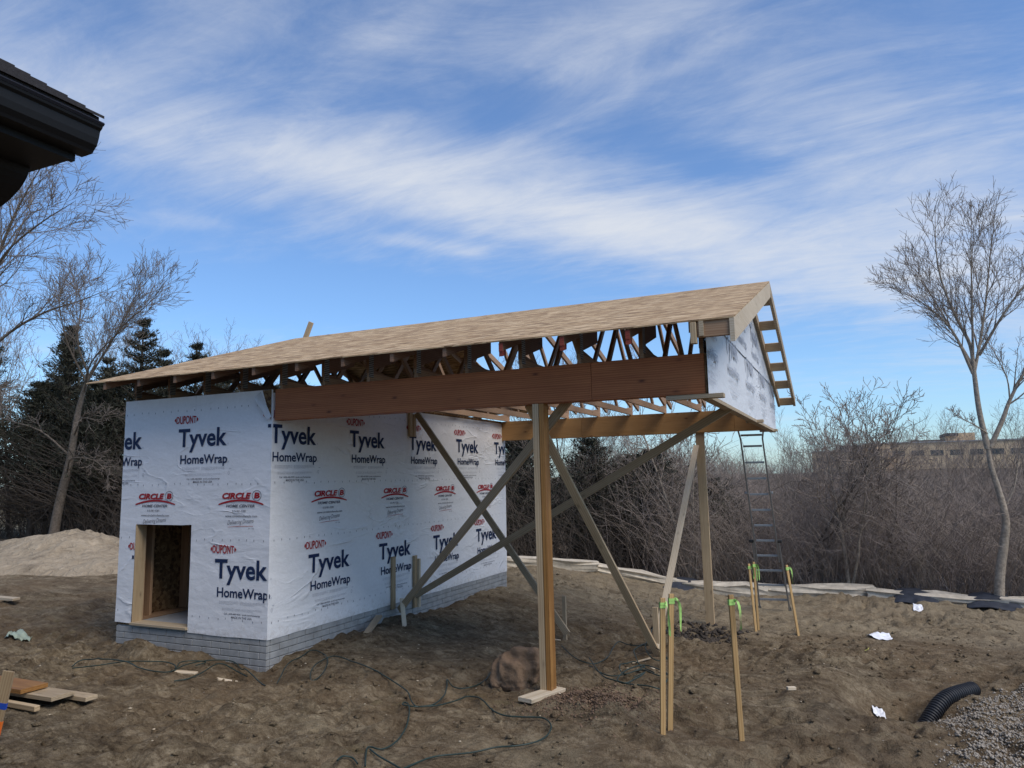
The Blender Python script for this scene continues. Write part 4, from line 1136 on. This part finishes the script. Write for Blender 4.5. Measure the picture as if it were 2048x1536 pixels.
# ------------------------------------------------------------------ corrugated drain pipe
pp = smooth_path([(6.30, 1.44, G(6.30, 1.44) + .0), (6.44, 1.72, G(6.44, 1.72) + .03), (6.68, 2.06, G(6.68, 2.06) + .03), (6.98, 2.42, G(6.98, 2.42) + .05)], 170)
s = np.cumsum(np.r_[0, np.linalg.norm(np.diff(pp, axis=0), axis=1)])
rad = .070 + .007 * np.sign(np.sin(s * 2 * math.pi / .030)) * np.abs(np.sin(s * 2 * math.pi / .030)) ** .4
o = add("drain_pipe", tubes_mesh("drain_pipe", [(pp, rad, 18)], M['pipe']), None)
tag(o, "black corrugated drain pipe curving out of the gravel", "pipe")

# ------------------------------------------------------------------ extension cords
CORDS = {
    'A1':[(-1.75,-1.04),(-1.83,-0.87),(-1.55,-0.80),(-1.24,-0.78),(-0.93,-0.86),(-0.64,-0.88),(-0.54,-0.80),(-0.67,-0.50),(-0.66,-0.23),(-0.55,-0.06),(-0.41,-0.04),(-0.18,-0.17),(-0.04,-0.25),(0.70,-0.76)],
    'A2':[(-1.74,-1.04),(-1.52,-0.91),(-1.36,-0.74),(-1.17,-0.60),(-1.00,-0.50),(-0.79,-0.54),(-0.65,-0.64),(-0.83,-0.43),(-0.80,-0.30),(-0.65,-0.24),(-0.66,-0.37)],
    'A3':[(-0.26,-1.00),(-0.20,-0.84),(-0.46,-0.27),(-0.30,-0.19),(-0.01,-0.27)],
    'B1':[(0.69,-0.59),(0.28,0.03),(0.21,0.36),(0.19,0.51),(0.33,0.50),(0.62,0.27),(0.83,-0.01),(1.01,-0.33),(1.03,-0.47),(0.80,-0.22),(0.63,0.07),(0.62,0.27),(0.71,0.31),(1.00,0.19),(1.46,-0.07),(1.87,-0.28),(2.13,-0.46),(2.31,-0.68),(2.48,-0.86),(2.57,-0.84),(2.63,-0.76),(2.66,-0.52),(2.68,-0.32),(2.77,-0.32),(2.91,-0.45),(3.12,-0.69),(3.29,-0.81),(3.44,-0.81),(3.59,-0.78),(3.68,-0.82),(3.76,-0.94),(3.79,-1.13),(3.74,-1.27),(3.64,-1.37),(3.52,-1.42),(3.40,-1.55),(3.22,-1.66),(3.16,-1.76),(3.14,-1.87),(3.11,-2.05)],
    'C1':[(2.26,1.19),(2.43,0.74),(2.56,0.31),(2.58,0.08),(2.50,-0.06),(2.38,-0.04),(2.23,0.11),(2.36,-0.12),(2.50,-0.43),(2.57,-0.71),(2.51,-0.87),(2.43,-0.90),(2.35,-0.87),(2.33,-0.81),(2.40,-0.86),(2.54,-1.06),(2.68,-1.32),(2.75,-1.55),(2.74,-1.68),(2.71,-1.74),(2.63,-1.74),(2.66,-1.82),(2.83,-2.07)],
    'C2':[(2.67,-1.79),(2.80,-1.87),(2.95,-1.94),(3.12,-2.02)],
    'C3':[(2.63,-2.12),(2.62,-2.07),(2.63,-2.03),(2.68,-2.01),(2.76,-2.06)],
    'D1':[(2.58,2.36),(2.84,1.99),(3.04,1.80),(3.20,1.87),(3.20,2.26),(3.06,3.17),(3.26,3.08),(3.47,3.09),(3.67,2.92)],
    'D2':[(3.26,1.44),(3.50,0.96),(3.74,0.55),(3.95,0.38),(4.14,0.37),(4.30,0.37),(4.28,0.80),(4.07,1.28),(3.86,1.44),(3.76,1.11),(3.82,0.64),(3.95,0.43),(4.03,0.66),(4.00,0.98),(3.91,0.89)],
    'D3':[(3.26,1.44),(3.44,1.20),(3.61,1.07),(3.75,1.15),(3.84,1.36),(3.85,1.54),(3.69,1.78),(3.58,1.64),(3.64,1.31),(3.77,1.06),(3.92,1.20),(4.16,0.93),(4.21,1.15),(4.10,1.74),(3.76,2.47),(3.53,2.93),(3.46,2.59),(3.59,2.09),(3.82,1.58),(4.00,1.35)],
    'D4':[(3.36,3.61),(3.50,2.91),(3.70,2.29),(3.85,2.11),(3.91,2.40),(3.77,3.22),(3.40,4.25),(3.26,4.31),(3.36,3.61)],
}
def cord_obj(keys, label, arch=.0, lift=None):
    ch = []
    for k in keys:
        P = smooth_path([(x, y, 0) for x, y in CORDS[k]], 7)
        z = np.pad(gz(P[:, 0], P[:, 1]), 5, mode='edge'); z = np.max([z[i:i + len(P)] for i in range(11)], axis=0)
        z = np.convolve(np.pad(z, 9, mode='edge'), np.ones(19) / 19, 'valid')
        z = np.maximum(z, gz(P[:, 0], P[:, 1]) - .005) + .009
        P[:, 2] = z + arch * np.abs(vnoise(P[:, 0] * 1.4 + 2, P[:, 1] * 1.4, 77))
        ch.append((P, .0062, 6))
    o = add("extension_cord", tubes_mesh("extension_cord", ch, M['cord']))
    tag(o, label, "cord", "dark cords on the dirt")
cord_obj(['A1', 'A2', 'A3'], "dark green cord looped along the foot of the doorway wall", .06)
cord_obj(['B1'], "dark cord with a big loop winding from the foundation corner across the foreground", .05)
cord_obj(['C1', 'C2', 'C3'], "dark cord running from the clay lump down to the bottom edge", .03)
cord_obj(['D1', 'D2', 'D3', 'D4'], "tangled coil of dark cord by the foot of the diagonal brace", .14)

# ------------------------------------------------------------------ trees
def grow(rs, p, d, L, r, lvl, P, out):
    """p start, d direction, L length, r radius; P list of per-level dicts"""
    q = P[lvl]; n = q['n']; pts = [p]; rad = [r]; seg = L / n
    for i in range(n):
        d = d + rs.standard_normal(3) * q['wob'] + np.array([0, 0, q['up']]) ; d = d / math.sqrt(d @ d)
        p = p + d * seg; pts.append(p); rad.append(max(r * (1 - (1 - q['taper']) * (i + 1) / n), .0022))
    out.append((np.array(pts), np.array(rad), lvl))
    if lvl + 1 < len(P):
        spawn(rs, np.array(pts), np.array(rad), L, lvl, P, out)
def spawn(rs, pts, rad, L, lvl, P, out, t0=None, count=None):
    q = P[lvl]; m = count or max(1, int(q['kids'] + rs.random() * 1.5)); n = len(pts) - 1
    phi = rs.random() * 6.28
    for k in range(m):
        t = (t0 if t0 is not None else q['t0']) + (1 - (t0 if t0 is not None else q['t0'])) * (k + rs.random()) / m
        f = min(t * n, n - .001); i = int(f); a = f - i
        p = pts[i] * (1 - a) + pts[i + 1] * a; r0 = rad[i] * (1 - a) + rad[i + 1] * a
        d = pts[i + 1] - pts[i]; d = d / math.sqrt(d @ d)
        phi += 2.4 + .6 * rs.standard_normal()
        u = np.array([d[1] * .81 - d[2] * .5, d[2] * .3 - d[0] * .81, d[0] * .5 - d[1] * .3]); u /= math.sqrt(u @ u)
        v = np.array([d[1] * u[2] - d[2] * u[1], d[2] * u[0] - d[0] * u[2], d[0] * u[1] - d[1] * u[0]])
        ang = math.radians(q['ang'] + q['avar'] * rs.standard_normal())
        dd = d * math.cos(ang) + (u * math.cos(phi) + v * math.sin(phi)) * math.sin(ang)
        grow(rs, p, dd, L * q['ratio'] * (1 - q['shr'] * (t - .3)) * (.75 + .5 * rs.random()), max(r0 * q['rr'], .004), lvl + 1, P, out)
def bare_params(spread=38, up=.10, kids=(9, 7, 6, 5), wob=.10):
    return [dict(n=9, wob=wob * .5, up=.03, taper=.25, kids=kids[0], t0=.28, ang=spread, avar=9, ratio=.55, shr=.55, rr=.55),
            dict(n=7, wob=wob, up=up, taper=.2, kids=kids[1], t0=.2, ang=spread * .95, avar=10, ratio=.5, shr=.5, rr=.55),
            dict(n=5, wob=wob * 1.2, up=up, taper=.25, kids=kids[2], t0=.15, ang=36, avar=11, ratio=.5, shr=.4, rr=.55),
            dict(n=4, wob=wob * 1.3, up=up, taper=.3, kids=kids[3], t0=.15, ang=34, avar=12, ratio=.5, shr=.3, rr=.6),
            dict(n=3, wob=wob * 1.3, up=up, taper=.4, kids=0, t0=0, ang=30, avar=10, ratio=.5, shr=.3, rr=.6)]
def tree_meshes(name, chains, barkmat, twigmat, split=1, tmin=.0):
    tr, cr = [], []
    for pts, rad, lvl in chains:
        if tmin: rad = np.maximum(rad, tmin)
        k = 8 if lvl == 0 else (6 if lvl == 1 else (4 if lvl == 2 else 3))
        (tr if lvl <= split else cr).append((pts, rad, k))
    return tubes_mesh("trunk", tr, M[barkmat]), tubes_mesh("crown", cr, M[twigmat])
def place_tree(name, meshes, loc, label, group=None, rot=0.0, sc=1.0, lean=None, cat="tree"):
    mw = Matrix.Translation(Vector(loc)) @ Matrix.Rotation(rot, 4, 'Z') @ Matrix.Scale(sc, 4)
    if lean: mw = mw @ Matrix.Rotation(lean[0], 4, 'X') @ Matrix.Rotation(lean[1], 4, 'Y')
    o = bpy.data.objects.new(name, None); o.empty_display_size = .3; link(o, None, mw)
    tag(o, label, cat, group)
    for nm, me in zip(("trunk", "crown"), meshes):
        if me is not None: add(nm, me, o, mw)
    return o
def guided(base, guides, P, seed, kids):
    """tree whose main limbs follow given polylines (relative to base)"""
    rs = np.random.default_rng(seed); out = []
    for (pts, r0, r1, t0, count, Lc) in guides:
        q = np.array(pts, float) - np.array(base); q[1:, 1] += rs.standard_normal(len(q) - 1) * (.12 if r0 < .045 else 0)
        q = smooth_path(q, 4); rad = np.linspace(r0, r1, len(q))
        out.append((q, rad, 0 if r0 > .1 else 1))
        if count: spawn(rs, q, rad, Lc, 1, P, out, t0, count)
    return out
# the crooked tree at the right
base = (8.30, 9.9, -.75)
P = bare_params(26, .085, (9, 8, 6, 4), .06); P[1].update(ratio=.62, rr=.45, t0=.12); P[2].update(ratio=.55, rr=.5, t0=.12)
Y = 9.9
crooked = guided(base, [
    ([(8.30, Y, -1.0), (8.38, Y, -.23), (8.49, Y, .32), (8.56, Y, .78), (8.50, Y, 1.29), (8.41, Y, 1.80), (8.39, Y, 2.18), (8.33, Y, 2.7), (8.30, Y, 3.2)], .100, .018, .5, 0, 0),
    ([(8.39, Y, 2.10), (8.31, Y, 2.85), (8.29, Y, 3.57), (8.27, Y, 4.11), (8.1, Y, 4.62), (7.9, Y, 5.4), (7.85, Y, 6.1), (7.9, Y, 6.9)], .058, .004, .40, 17, 1.75),
    ([(8.29, Y, 3.57), (8.46, Y + .2, 4.19), (8.63, Y + .3, 4.96), (8.78, Y + .4, 5.74), (8.89, Y + .4, 6.5)], .036, .004, .15, 17, 1.6),
    ([(8.27, Y, 3.55), (7.97, Y - .2, 4.4), (7.49, Y - .3, 4.95), (6.94, Y - .3, 5.35)], .030, .003, .15, 16, 1.3),
    ([(8.3, Y, 3.65), (8.05, Y + .4, 4.6), (7.75, Y + .8, 5.4), (7.45, Y + .9, 6.0)], .028, .003, .15, 15, 1.4),
    ([(8.4, Y, 3.9), (8.8, Y - .3, 4.6), (9.3, Y - .4, 5.3), (9.6, Y - .4, 6.0)], .030, .003, .15, 15, 1.5),
    ([(8.3, Y, 3.9), (8.33, Y - .3, 4.8), (8.36, Y - .5, 5.7), (8.4, Y - .6, 6.4)], .026, .003, .15, 14, 1.4),
    ([(8.43, Y, 2.13), (8.67, Y, 2.64), (8.82, Y, 3.01), (9.09, Y, 3.51), (9.46, Y, 4.0), (9.9, Y, 4.9)], .052, .006, .35, 12, 1.5),
    ([(8.82, Y, 3.0), (8.78, Y - .3, 3.4), (8.6, Y - .5, 3.8), (8.45, Y - .5, 4.2)], .016, .003, .2, 8, .8),
    ([(8.41, Y, 2.4), (8.15, Y - .2, 2.55), (7.9, Y - .3, 2.75)], .014, .003, .2, 5, .5),
    ([(8.5, Y, .9), (8.75, Y, 1.4), (8.9, Y, 2.0), (9.2, Y, 2.5)], .018, .004, .3, 6, .8)], P, 12, 10)
place_tree("bare_tree", tree_meshes("crooked", crooked, 'bark_pale', 'twig', 1, .0032), base, "tall crooked bare tree with pale trunk at the right")

# leaning bare tree at the left and its tall neighbours
base = (-18.89, 10.0, -.25); Y = 10.0
P = bare_params(20, .06, (9, 8, 6, 4), .045); P[1]['rr'] = .45; P[2]['rr'] = .5
leaning = guided(base, [
    ([(-18.95, Y, -.5), (-18.67, Y, 1.06), (-18.24, Y, 2.58), (-17.98, Y, 4.11), (-17.72, Y, 4.96), (-17.5, Y, 5.4), (-17.1, Y, 6.0)], .175, .018, .5, 0, 0),
    ([(-17.6, Y, 5.2), (-17.0, Y, 6.1), (-16.0, Y, 7.0), (-14.9, Y, 7.7), (-13.9, Y, 8.2)], .040, .005, .15, 18, 3.1),
    ([(-17.6, Y, 5.3), (-17.2, Y + .5, 6.6), (-16.8, Y + .8, 7.8), (-16.3, Y + .9, 8.8)], .040, .005, .15, 18, 3.0),
    ([(-17.5, Y, 5.4), (-17.3, Y - .5, 6.5), (-17.1, Y - .7, 7.7), (-17.1, Y - .8, 8.7)], .040, .005, .2, 17, 3.0),
    ([(-17.7, Y, 4.9), (-16.6, Y - .6, 5.7), (-15.2, Y - .9, 6.4), (-13.6, Y - 1, 6.9)], .040, .005, .2, 17, 3.0),
    ([(-17.6, Y, 5.2), (-17.7, Y - .6, 6.4), (-18.0, Y - .8, 7.6), (-18.3, Y - .8, 8.3)], .040, .005, .2, 16, 2.9),
    ([(-18.2, Y, 2.7), (-19.2, Y - .6, 3.6), (-20.4, Y - 1, 4.0), (-21.6, Y - 1, 4.4)], .035, .006, .3, 8, 1.8),
    ([(-18.1, Y, 3.4), (-17.0, Y - .5, 3.9), (-16.0, Y - .7, 3.8), (-14.9, Y - .8, 3.9)], .03, .006, .3, 8, 1.6),
    ([(-18.35, Y, 2.2), (-17.2, Y - .5, 2.6), (-16.0, Y - .7, 2.5), (-15.0, Y - .8, 2.1)], .03, .006, .3, 8, 1.5)], P, 31, 10)
place_tree("bare_tree", tree_meshes("leaning", leaning, 'bark', 'twig', 1, .005), base, "bare tree with a leaning grey trunk behind the sand pile")
base = (-19.6, 7.2, -.25); Y = 7.2
P = bare_params(30, .04, (9, 8, 7, 6), .085)
big = guided(base, [
    ([(-19.7, Y, -.5), (-19.6, Y, 2.5), (-19.45, Y, 5.0), (-19.3, Y, 6.6), (-18.8, Y, 7.8)], 0.187, 0.132, .5, 0, 0),
    ([(-19.3, Y, 6.6), (-18.6, Y, 8.2), (-17.7, Y, 9.9), (-16.9, Y, 11.0), (-16.2, Y, 11.7)], 0.083, 0.008, .15, 18, 4.2),
    ([(-19.4, Y, 6.0), (-18.2, Y - .4, 7.5), (-16.8, Y - .6, 8.7), (-15.2, Y - .6, 9.4), (-13.7, Y - .6, 9.8)], 0.066, 0.007, .15, 18, 3.8),
    ([(-19.4, Y, 5.4), (-18.2, Y + .5, 6.6), (-16.9, Y + .8, 7.2), (-15.5, Y + .9, 7.4), (-14.2, Y + .9, 7.6)], 0.055, 0.007, .2, 15, 3.0),
    ([(-19.3, Y, 6.6), (-19.3, Y - 1, 8.5), (-19.0, Y - 1.5, 9.4), (-18.4, Y - 1.8, 10.2)], 0.072, 0.007, .2, 15, 3.6),
    ([(-19.4, Y, 6.2), (-20.6, Y, 8), (-21.8, Y, 9.0), (-22.6, Y, 10)], 0.072, 0.007, .2, 12, 3.6),
    ([(-19.5, Y, 4.2), (-18.4, Y - .5, 4.6), (-17.2, Y - .8, 4.3), (-16.0, Y - .9, 4.6)], 0.033, 0.006, .2, 10, 2.2)], P, 44, 10)
place_tree("bare_tree", tree_meshes("bigleft", big, 'bark', 'twig', 1, .0055), base, "tall spreading bare tree under the dark eave at far left")

# generic bare tree meshes for the woods
bare_protos = []
for i in range(6):
    rs = np.random.default_rng(100 + i); out = []
    Pm = bare_params(30 + 3 * (i % 3), .08 + .03 * (i % 2), (10, 7, 5, 3), .10)
    H = 7.5 + (i % 3)
    grow(rs, np.array([0, 0, -.3]), np.array([.06 * rs.standard_normal(), .06 * rs.standard_normal(), 1.]), H, .095, 0, Pm, out)
    if i % 2:
        grow(rs, np.array([.1, 0, -.3]), np.array([.35, .1, 1.]), H * .85, .07, 0, Pm, out)
    bare_protos.append((tree_meshes("bare", out, 'bark_dark' if i % 3 else 'bark', 'twig' if i % 2 else 'twig_pale', 1, .005)))
r = random.Random(17)
WOOD = "bare trees of the wood beyond the edging"
placed = 0
for k in range(400):
    if placed >= 96: break
    d = 3.0 + 62 * r.random() ** 1.6
    x0 = 6.0 - .33 * (d + 16); x1 = 6.0 + .30 * (d + 16)
    x = r.uniform(x0, x1); y = float(wall_y(x)) + .5 + d
    if (x - 6) / (y + 6.5) < -.225 and d < 30: continue      # the cedars stand here
    z = float(gbase(x, y)); topz = 1.7 + (d + 17) * r.uniform(-.045, .004) + (r.random() < .34 and d > 24) * (d + 17) * r.uniform(.03, .07)
    h = max(2.6, topz - z)
    i = r.randrange(6); sc = h / ((7.5 + i % 3) * 1.22)
    place_tree("woodland_tree", bare_protos[i], (x, y, z), "bare leafless tree standing in the brown wood beyond the stone edging", WOOD, r.uniform(0, 6.28), sc)
    placed += 1
# pale-stemmed saplings right behind the edging that can be told apart
def sapling(x, y, h, seed, mat, label, lean=(.0, .0)):
    rs = np.random.default_rng(seed); out = []
    Pm = bare_params(34, .05, (7, 5, 4, 2), .13)
    z = float(gz(x, y, False))
    grow(rs, np.array([0, 0, -.2]), np.array([lean[0], lean[1], 1.]), h, .055, 0, Pm, out)
    grow(rs, np.array([0.02, 0, -.1]), np.array([lean[0] + .4, lean[1], 1.]), h * .8, .04, 0, Pm, out)
    place_tree("sapling", tree_meshes("sapling", out, mat, 'twig_pale', 1, .005), (x, y, z), label, "saplings behind the edging")
sapling(2.55, 11.2, 4.2, 1, 'bark_pale', "many-stemmed pale sapling behind the edging left of the rear post", (-.3, 0))
sapling(5.75, 10.9, 3.4, 2, 'bark_pale', "slim pale sapling rising from the edging right of the ladder", (.1, 0))
sapling(4.6, 11.6, 4.0, 3, 'bark', "bent grey sapling seen behind the ladder foot", (.5, 0))
sapling(1.2, 11.6, 3.0, 4, 'bark', "thin grey sapling between the two posts behind the edging", (.2, 0))
sapling(7.0, 12.2, 3.8, 5, 'bark_dark', "dark sapling behind the middle black cloth", (-.2, 0))

# undergrowth: thousands of bare stems, one mass
def brush_mass(name, n, seed, region, hmin, hmax, label, mat='brush', rad=.007, curve=.55):
    rg = np.random.default_rng(seed); x, y = region(rg, n)
    z = gz(x, y, False); n = len(x)
    h = hmin + (hmax - hmin) * rg.random(n) ** 1.5
    a = rg.random(n) * 6.283; tilt = .15 + curve * rg.random(n)
    dx, dy = np.cos(a) * tilt, np.sin(a) * tilt
    K = 5; pts = np.zeros((n, K, 3)); wob = rg.standard_normal((n, K, 3)) * .05
    for k in range(K):
        t = k / (K - 1)
        pts[:, k, 0] = x + dx * h * t * (.5 + .7 * t); pts[:, k, 1] = y + dy * h * t * (.5 + .7 * t); pts[:, k, 2] = z - .05 + h * (t - .28 * tilt * t * t)
    pts[:, 1:] += wob[:, 1:] * h[:, None, None]
    # side twigs: two per stem
    tw = []
    for rep in range(3):
        k0 = rg.integers(1, K - 1, n); f = rg.random(n)[:, None]
        p0 = pts[np.arange(n), k0] * (1 - f) + pts[np.arange(n), k0 + 1] * f
        dr = rg.standard_normal((n, 3)) * [1, 1, .5] + [0, 0, .45]; dr /= np.linalg.norm(dr, axis=1)[:, None]
        L = (h * (.18 + .3 * rg.random(n)))[:, None]
        mid = p0 + dr * L * .5 + rg.standard_normal((n, 3)) * .05 * L; end = p0 + dr * L + np.array([0, 0, .15]) * L
        tw.append(np.stack([p0, mid, end], 1))
    def tubes(Pn, r0, r1):
        m, K_, _ = Pn.shape; T = np.gradient(Pn, axis=1); T /= np.linalg.norm(T, axis=2)[..., None] + 1e-9
        A = np.cross(T, [.31, .52, .79]); A /= np.linalg.norm(A, axis=2)[..., None] + 1e-9; B = np.cross(T, A)
        rr = np.linspace(r0, r1, K_)[None, :, None, None]; an = np.arange(3) * 2 * np.pi / 3
        V = Pn[:, :, None] + rr * (A[:, :, None] * np.cos(an)[None, None, :, None] + B[:, :, None] * np.sin(an)[None, None, :, None])
        b = (np.arange(m) * K_ * 3)[:, None, None] + (np.arange(K_ - 1) * 3)[None, :, None]; j = np.arange(3)[None, None]; j2 = (j + 1) % 3
        F = np.stack([b + j, b + j2, b + 3 + j2, b + 3 + j], -1).reshape(-1, 4)
        return V.reshape(-1, 3), F
    V, F = tubes(pts, rad, rad * .4); Vs, Fs = [V], [F]; off = len(V)
    for t in tw:
        V, F = tubes(t, rad * .55, rad * .3); Vs.append(V); Fs.append(F + off); off += len(V)
    o = add(name, mesh_np(name, np.concatenate(Vs), np.concatenate(Fs), M[mat]))
    return tag(o, label, None, None, "stuff")
def reg_right(rg, n):
    d = .35 + 48 * rg.random(n) ** 1.9; x = rg.uniform(-1, 1, n); x = 6.0 + (-.02 + .33 * x) * (d + 16.5)
    y = wall_y(x) + .45 + d; k = (x - 6) / (y + 6.5) > -.235 + .03 * rg.standard_normal(n)
    return x[k], y[k]
brush_mass("undergrowth", 10500, 3, reg_right, .8, 3.1, "dense brown undergrowth filling the ravine beyond the stone edging")

def reg_far(rg, n):
    d = 42 + 75 * rg.random(n); x = rg.uniform(-1, 1, n); x = 6.0 + (-.02 + .36 * x) * (d + 16.5)
    return x, wall_y(x) + .45 + d
brush_mass("far_wood", 5500, 13, reg_far, 2.5, 5.4, "distant brown wood climbing the far side of the ravine", 'brush', .022, .35)

# ------------------------------------------------------------------ cedars
def cedar(seed, H, R, bare=.18, n=230, density=34, droop=.1):
    rs = np.random.default_rng(seed); chains = [(np.array([[0, 0, -.3], [0.03, 0, H * .4], [0, .02, H * .75], [0, 0, H]]), np.array([.17, .12, .06, .01]) * H / 8, 8)]
    fv, dead = [], []
    for i in range(n):
        t = bare * .4 + (1 - bare * .4) * ((i + rs.random()) / n); t = t * .45 + .55 * (np.floor(t * 17) + .5) / 17; z = t * H
        prof = min(1.0, (1 - t) * (1.25 if seed in (1, 3) else 1.6) + .06) ** .85 * (.4 + .8 * rs.random())
        L = max(.15, R * prof); a = i * 2.4 + rs.standard_normal() * .3
        d = np.array([math.cos(a), math.sin(a), .25 - droop + .35 * t + .12 * rs.standard_normal()]); d /= np.linalg.norm(d)
        k = np.arange(6) / 5
        pts = np.array([0, 0, z])[None] + d[None] * (L * k)[:, None] + np.array([0, 0, 1.])[None] * (L * (.18 * k ** 2 - .05 * k))[:, None] + rs.standard_normal((6, 3)) * .03 * L * k[:, None]
        chains.append((pts, np.linspace(.028, .006, 6) * (.5 + L / R), 3))
        if t < bare + .08 * rs.random():
            for q in range(10):
                f = rs.random(); p = pts[int(f * 4)] * .5 + pts[int(f * 4) + 1] * .5; dd = d + rs.standard_normal(3) * .7; dd /= np.linalg.norm(dd)
                e = p + dd * L * .35; chains.append((np.array([p, (p + e) / 2 + rs.standard_normal(3) * .04, e + [0, 0, -.05]]), np.array([.008, .006, .004]), 3))
            continue
        m = int(1.7 * density * (.4 + L / R))
        f = (.18 + .82 * rs.random(m) ** .8); ii = np.minimum((f * 5).astype(int), 4); fr = f * 5 - ii
        c = pts[ii] * (1 - fr)[:, None] + pts[ii + 1] * fr[:, None]
        c = c + rs.standard_normal((m, 3)) * (.07 + .05 * L) * [1, 1, .45]
        fv.append((c, np.broadcast_to(d, (m, 3))))
    c = np.concatenate([a for a, b in fv]); d = np.concatenate([b for a, b in fv]); m = len(c)
    dirs = d * .7 + rs.standard_normal((m, 3)) * .55 + [0, 0, .25]; dirs /= np.linalg.norm(dirs, axis=1)[:, None]
    side = np.cross(dirs, rs.standard_normal((m, 3))); side /= np.linalg.norm(side, axis=1)[:, None]
    L = (.10 + .12 * rs.random(m))[:, None]; W = (.011 + .016 * rs.random(m))[:, None]
    V = np.stack([c - dirs * L * .5, c + side * W - dirs * L * .1, c + dirs * L * .6, c - side * W + dirs * L * .05], 1).reshape(-1, 3)
    F = np.arange(m * 4).reshape(-1, 4)
    return tubes_mesh("trunk", chains, M['deadcedar']), mesh_np("crown", V, F, M['cedar'])
cedars = [cedar(1, 8.2, 2.0, .30), cedar(2, 7.0, 2.5, .26, 260, 40), cedar(3, 9.0, 2.1, .35, 250, 34), cedar(4, 5.6, 2.6, .20, 260, 42, .1)]
def put_cedar(i, x, y, sc, rot, label, group):
    place_tree("cedar_tree", cedars[i], (x, y, float(gz(x, y, False))), label, group, rot, sc)
LG = "dark cedars behind the sand pile"
put_cedar(0, -21.5, 12.0, 1.0, .3, "pointed dark cedar at far left below the spreading bare tree", LG)
put_cedar(2, -18.6, 12.9, .93, 1.7, "tall dark cedar rising behind the leaning grey trunk", LG)
for i, (x, y, k, sc) in enumerate(((-24.5, 10.3, 0, .80), (-23.4, 12.6, 3, 1.0), (-22.6, 14.4, 2, .76), (-20.7, 13.4, 3, 1.05), (-20.2, 15.2, 0, .86), (-19.5, 11.8, 3, .95), (-17.6, 14.6, 2, .78), (-16.9, 12.6, 1, .76), (-15.6, 13.8, 0, .72), (-15.2, 15.6, 3, .95), (-27.0, 12.0, 2, .9), (-22.2, 11.3, 1, .78), (-13.9, 15.0, 1, .74), (-18.2, 16.8, 1, .9), (-25.4, 14.5, 2, .9))):
    put_cedar(k, x, y, sc * 1.08, i * 1.3, "dark cedar in the dense row behind the sand pile", LG)
MG = "dark cedars behind the porch"
put_cedar(1, -1.2, 18.6, .82, 3.3, "tall dark cedar farthest back behind the porch", MG)
put_cedar(3, .9, 14.2, .74, 3.9, "bushy dark cedar between the two posts", MG)
put_cedar(3, 2.1, 16.2, .78, .2, "dark cedar seen left of the rear post", MG)
put_cedar(1, -.8, 13.6, .66, 5.0, "low dark cedar right behind the stone edging", MG)
put_cedar(3, -2.9, 13.4, .78, .5, "dark cedar beside the far corner of the white end wall", MG)
put_cedar(1, -1.7, 16.0, .72, 2.5, "broad dark cedar behind the front post", MG)
put_cedar(3, .15, 15.0, .80, 1.1, "dark cedar behind the middle of the rear beam", MG)
put_cedar(2, -4.6, 17.0, .62, 2.0, "dark cedar in the row beyond the shed, farthest back", MG)
put_cedar(0, 1.2, 18.5, .62, 4.0, "smaller dark cedar beyond the pale brace", MG)
def reg_left(rg, n):
    x = rg.uniform(-27, -12.5, n); y = rg.uniform(10.5, 17, n); return x, y
brush_mass("undergrowth", 1700, 5, reg_left, .8, 4.5, "tangle of dead grey branches under the left cedars", 'deadcedar', .010, .9)
def reg_mid(rg, n):
    x = rg.uniform(-6, 2.2, n); return x, wall_y(x) + .8 + 5 * rg.random(n)
brush_mass("undergrowth", 900, 6, reg_mid, .8, 3.8, "tangle of dead branches under the cedars behind the porch", 'deadcedar', .007, .9)
# further bare trees seen over the shed and at the back left
BL = "bare trees in the far hedge"
for i, (x, y, k, h) in enumerate(((-19.3, 17.8, 1, 8.2), (-24, 17, 3, 9), (-28, 14, 0, 10), (-5.5, 19, 2, 7.2), (-3.4, 21, 4, 7.5), (-.5, 21.5, 0, 7.2), (-1.9, 13.2, 5, 6.6))):
    place_tree("bare_tree", bare_protos[k], (x, y, float(gz(x, y, False))), ("bare treetop showing just above the left part of the roof", "slim bare tree behind the left end of the roof", "bare tree among the dark cedars at the far left edge", "bare tree just right of the far corner of the white end wall", "bare tree behind the cedars, right of the front post", "bare tree behind the cedars, left of the rear post", "slender bare tree directly behind the front post")[i], BL, i * 1.1, h / ((7.5 + k % 3) * 1.22))

# ------------------------------------------------------------------ distant building on the far plateau
bld = empty("brick_building", (28, 262, 4.0))
tag(bld, "long tan brick building with dark roof units far across the valley", "building")
block("wing", (-5, 246, 0), (16, 262, 7.9), 'brickwall', bld, 0)
block("main_hall", (10, 252, 0), (62, 290, 10.1), 'brickwall', bld, 0)
block("parapet", (9.8, 251.7, 10.11), (62.2, 252.6, 10.55), 'concrete', bld, 0)
block("parapet", (-5.2, 245.7, 7.91), (9.7, 246.5, 8.35), 'concrete', bld, 0)
block("roof_unit", (3, 250, 7.91), (10, 258, 10.0), 'darkroof', bld, 0)
block("roof_unit", (24, 256, 10.12), (33, 266, 11.1), 'darkroof', bld, 0)
block("stair_tower", (33.2, 255, 10.12), (41, 270, 12.9), 'brickwall', bld, 0)
block("roof_unit", (33.0, 254.4, 12.0), (36.5, 270.2, 12.95), 'darkroof', bld, 0)
for i in range(6): w = block("window", (-3.6 + i * 3.2, 245.9, 4.9), (-1.6 + i * 3.2, 246.05, 6.3), 'farglass', bld, 0)
for i in range(9): w = block("window", (13 + i * 5.2, 251.9, 6.2), (16.4 + i * 5.2, 252.05, 7.8), 'farglass', bld, 0)
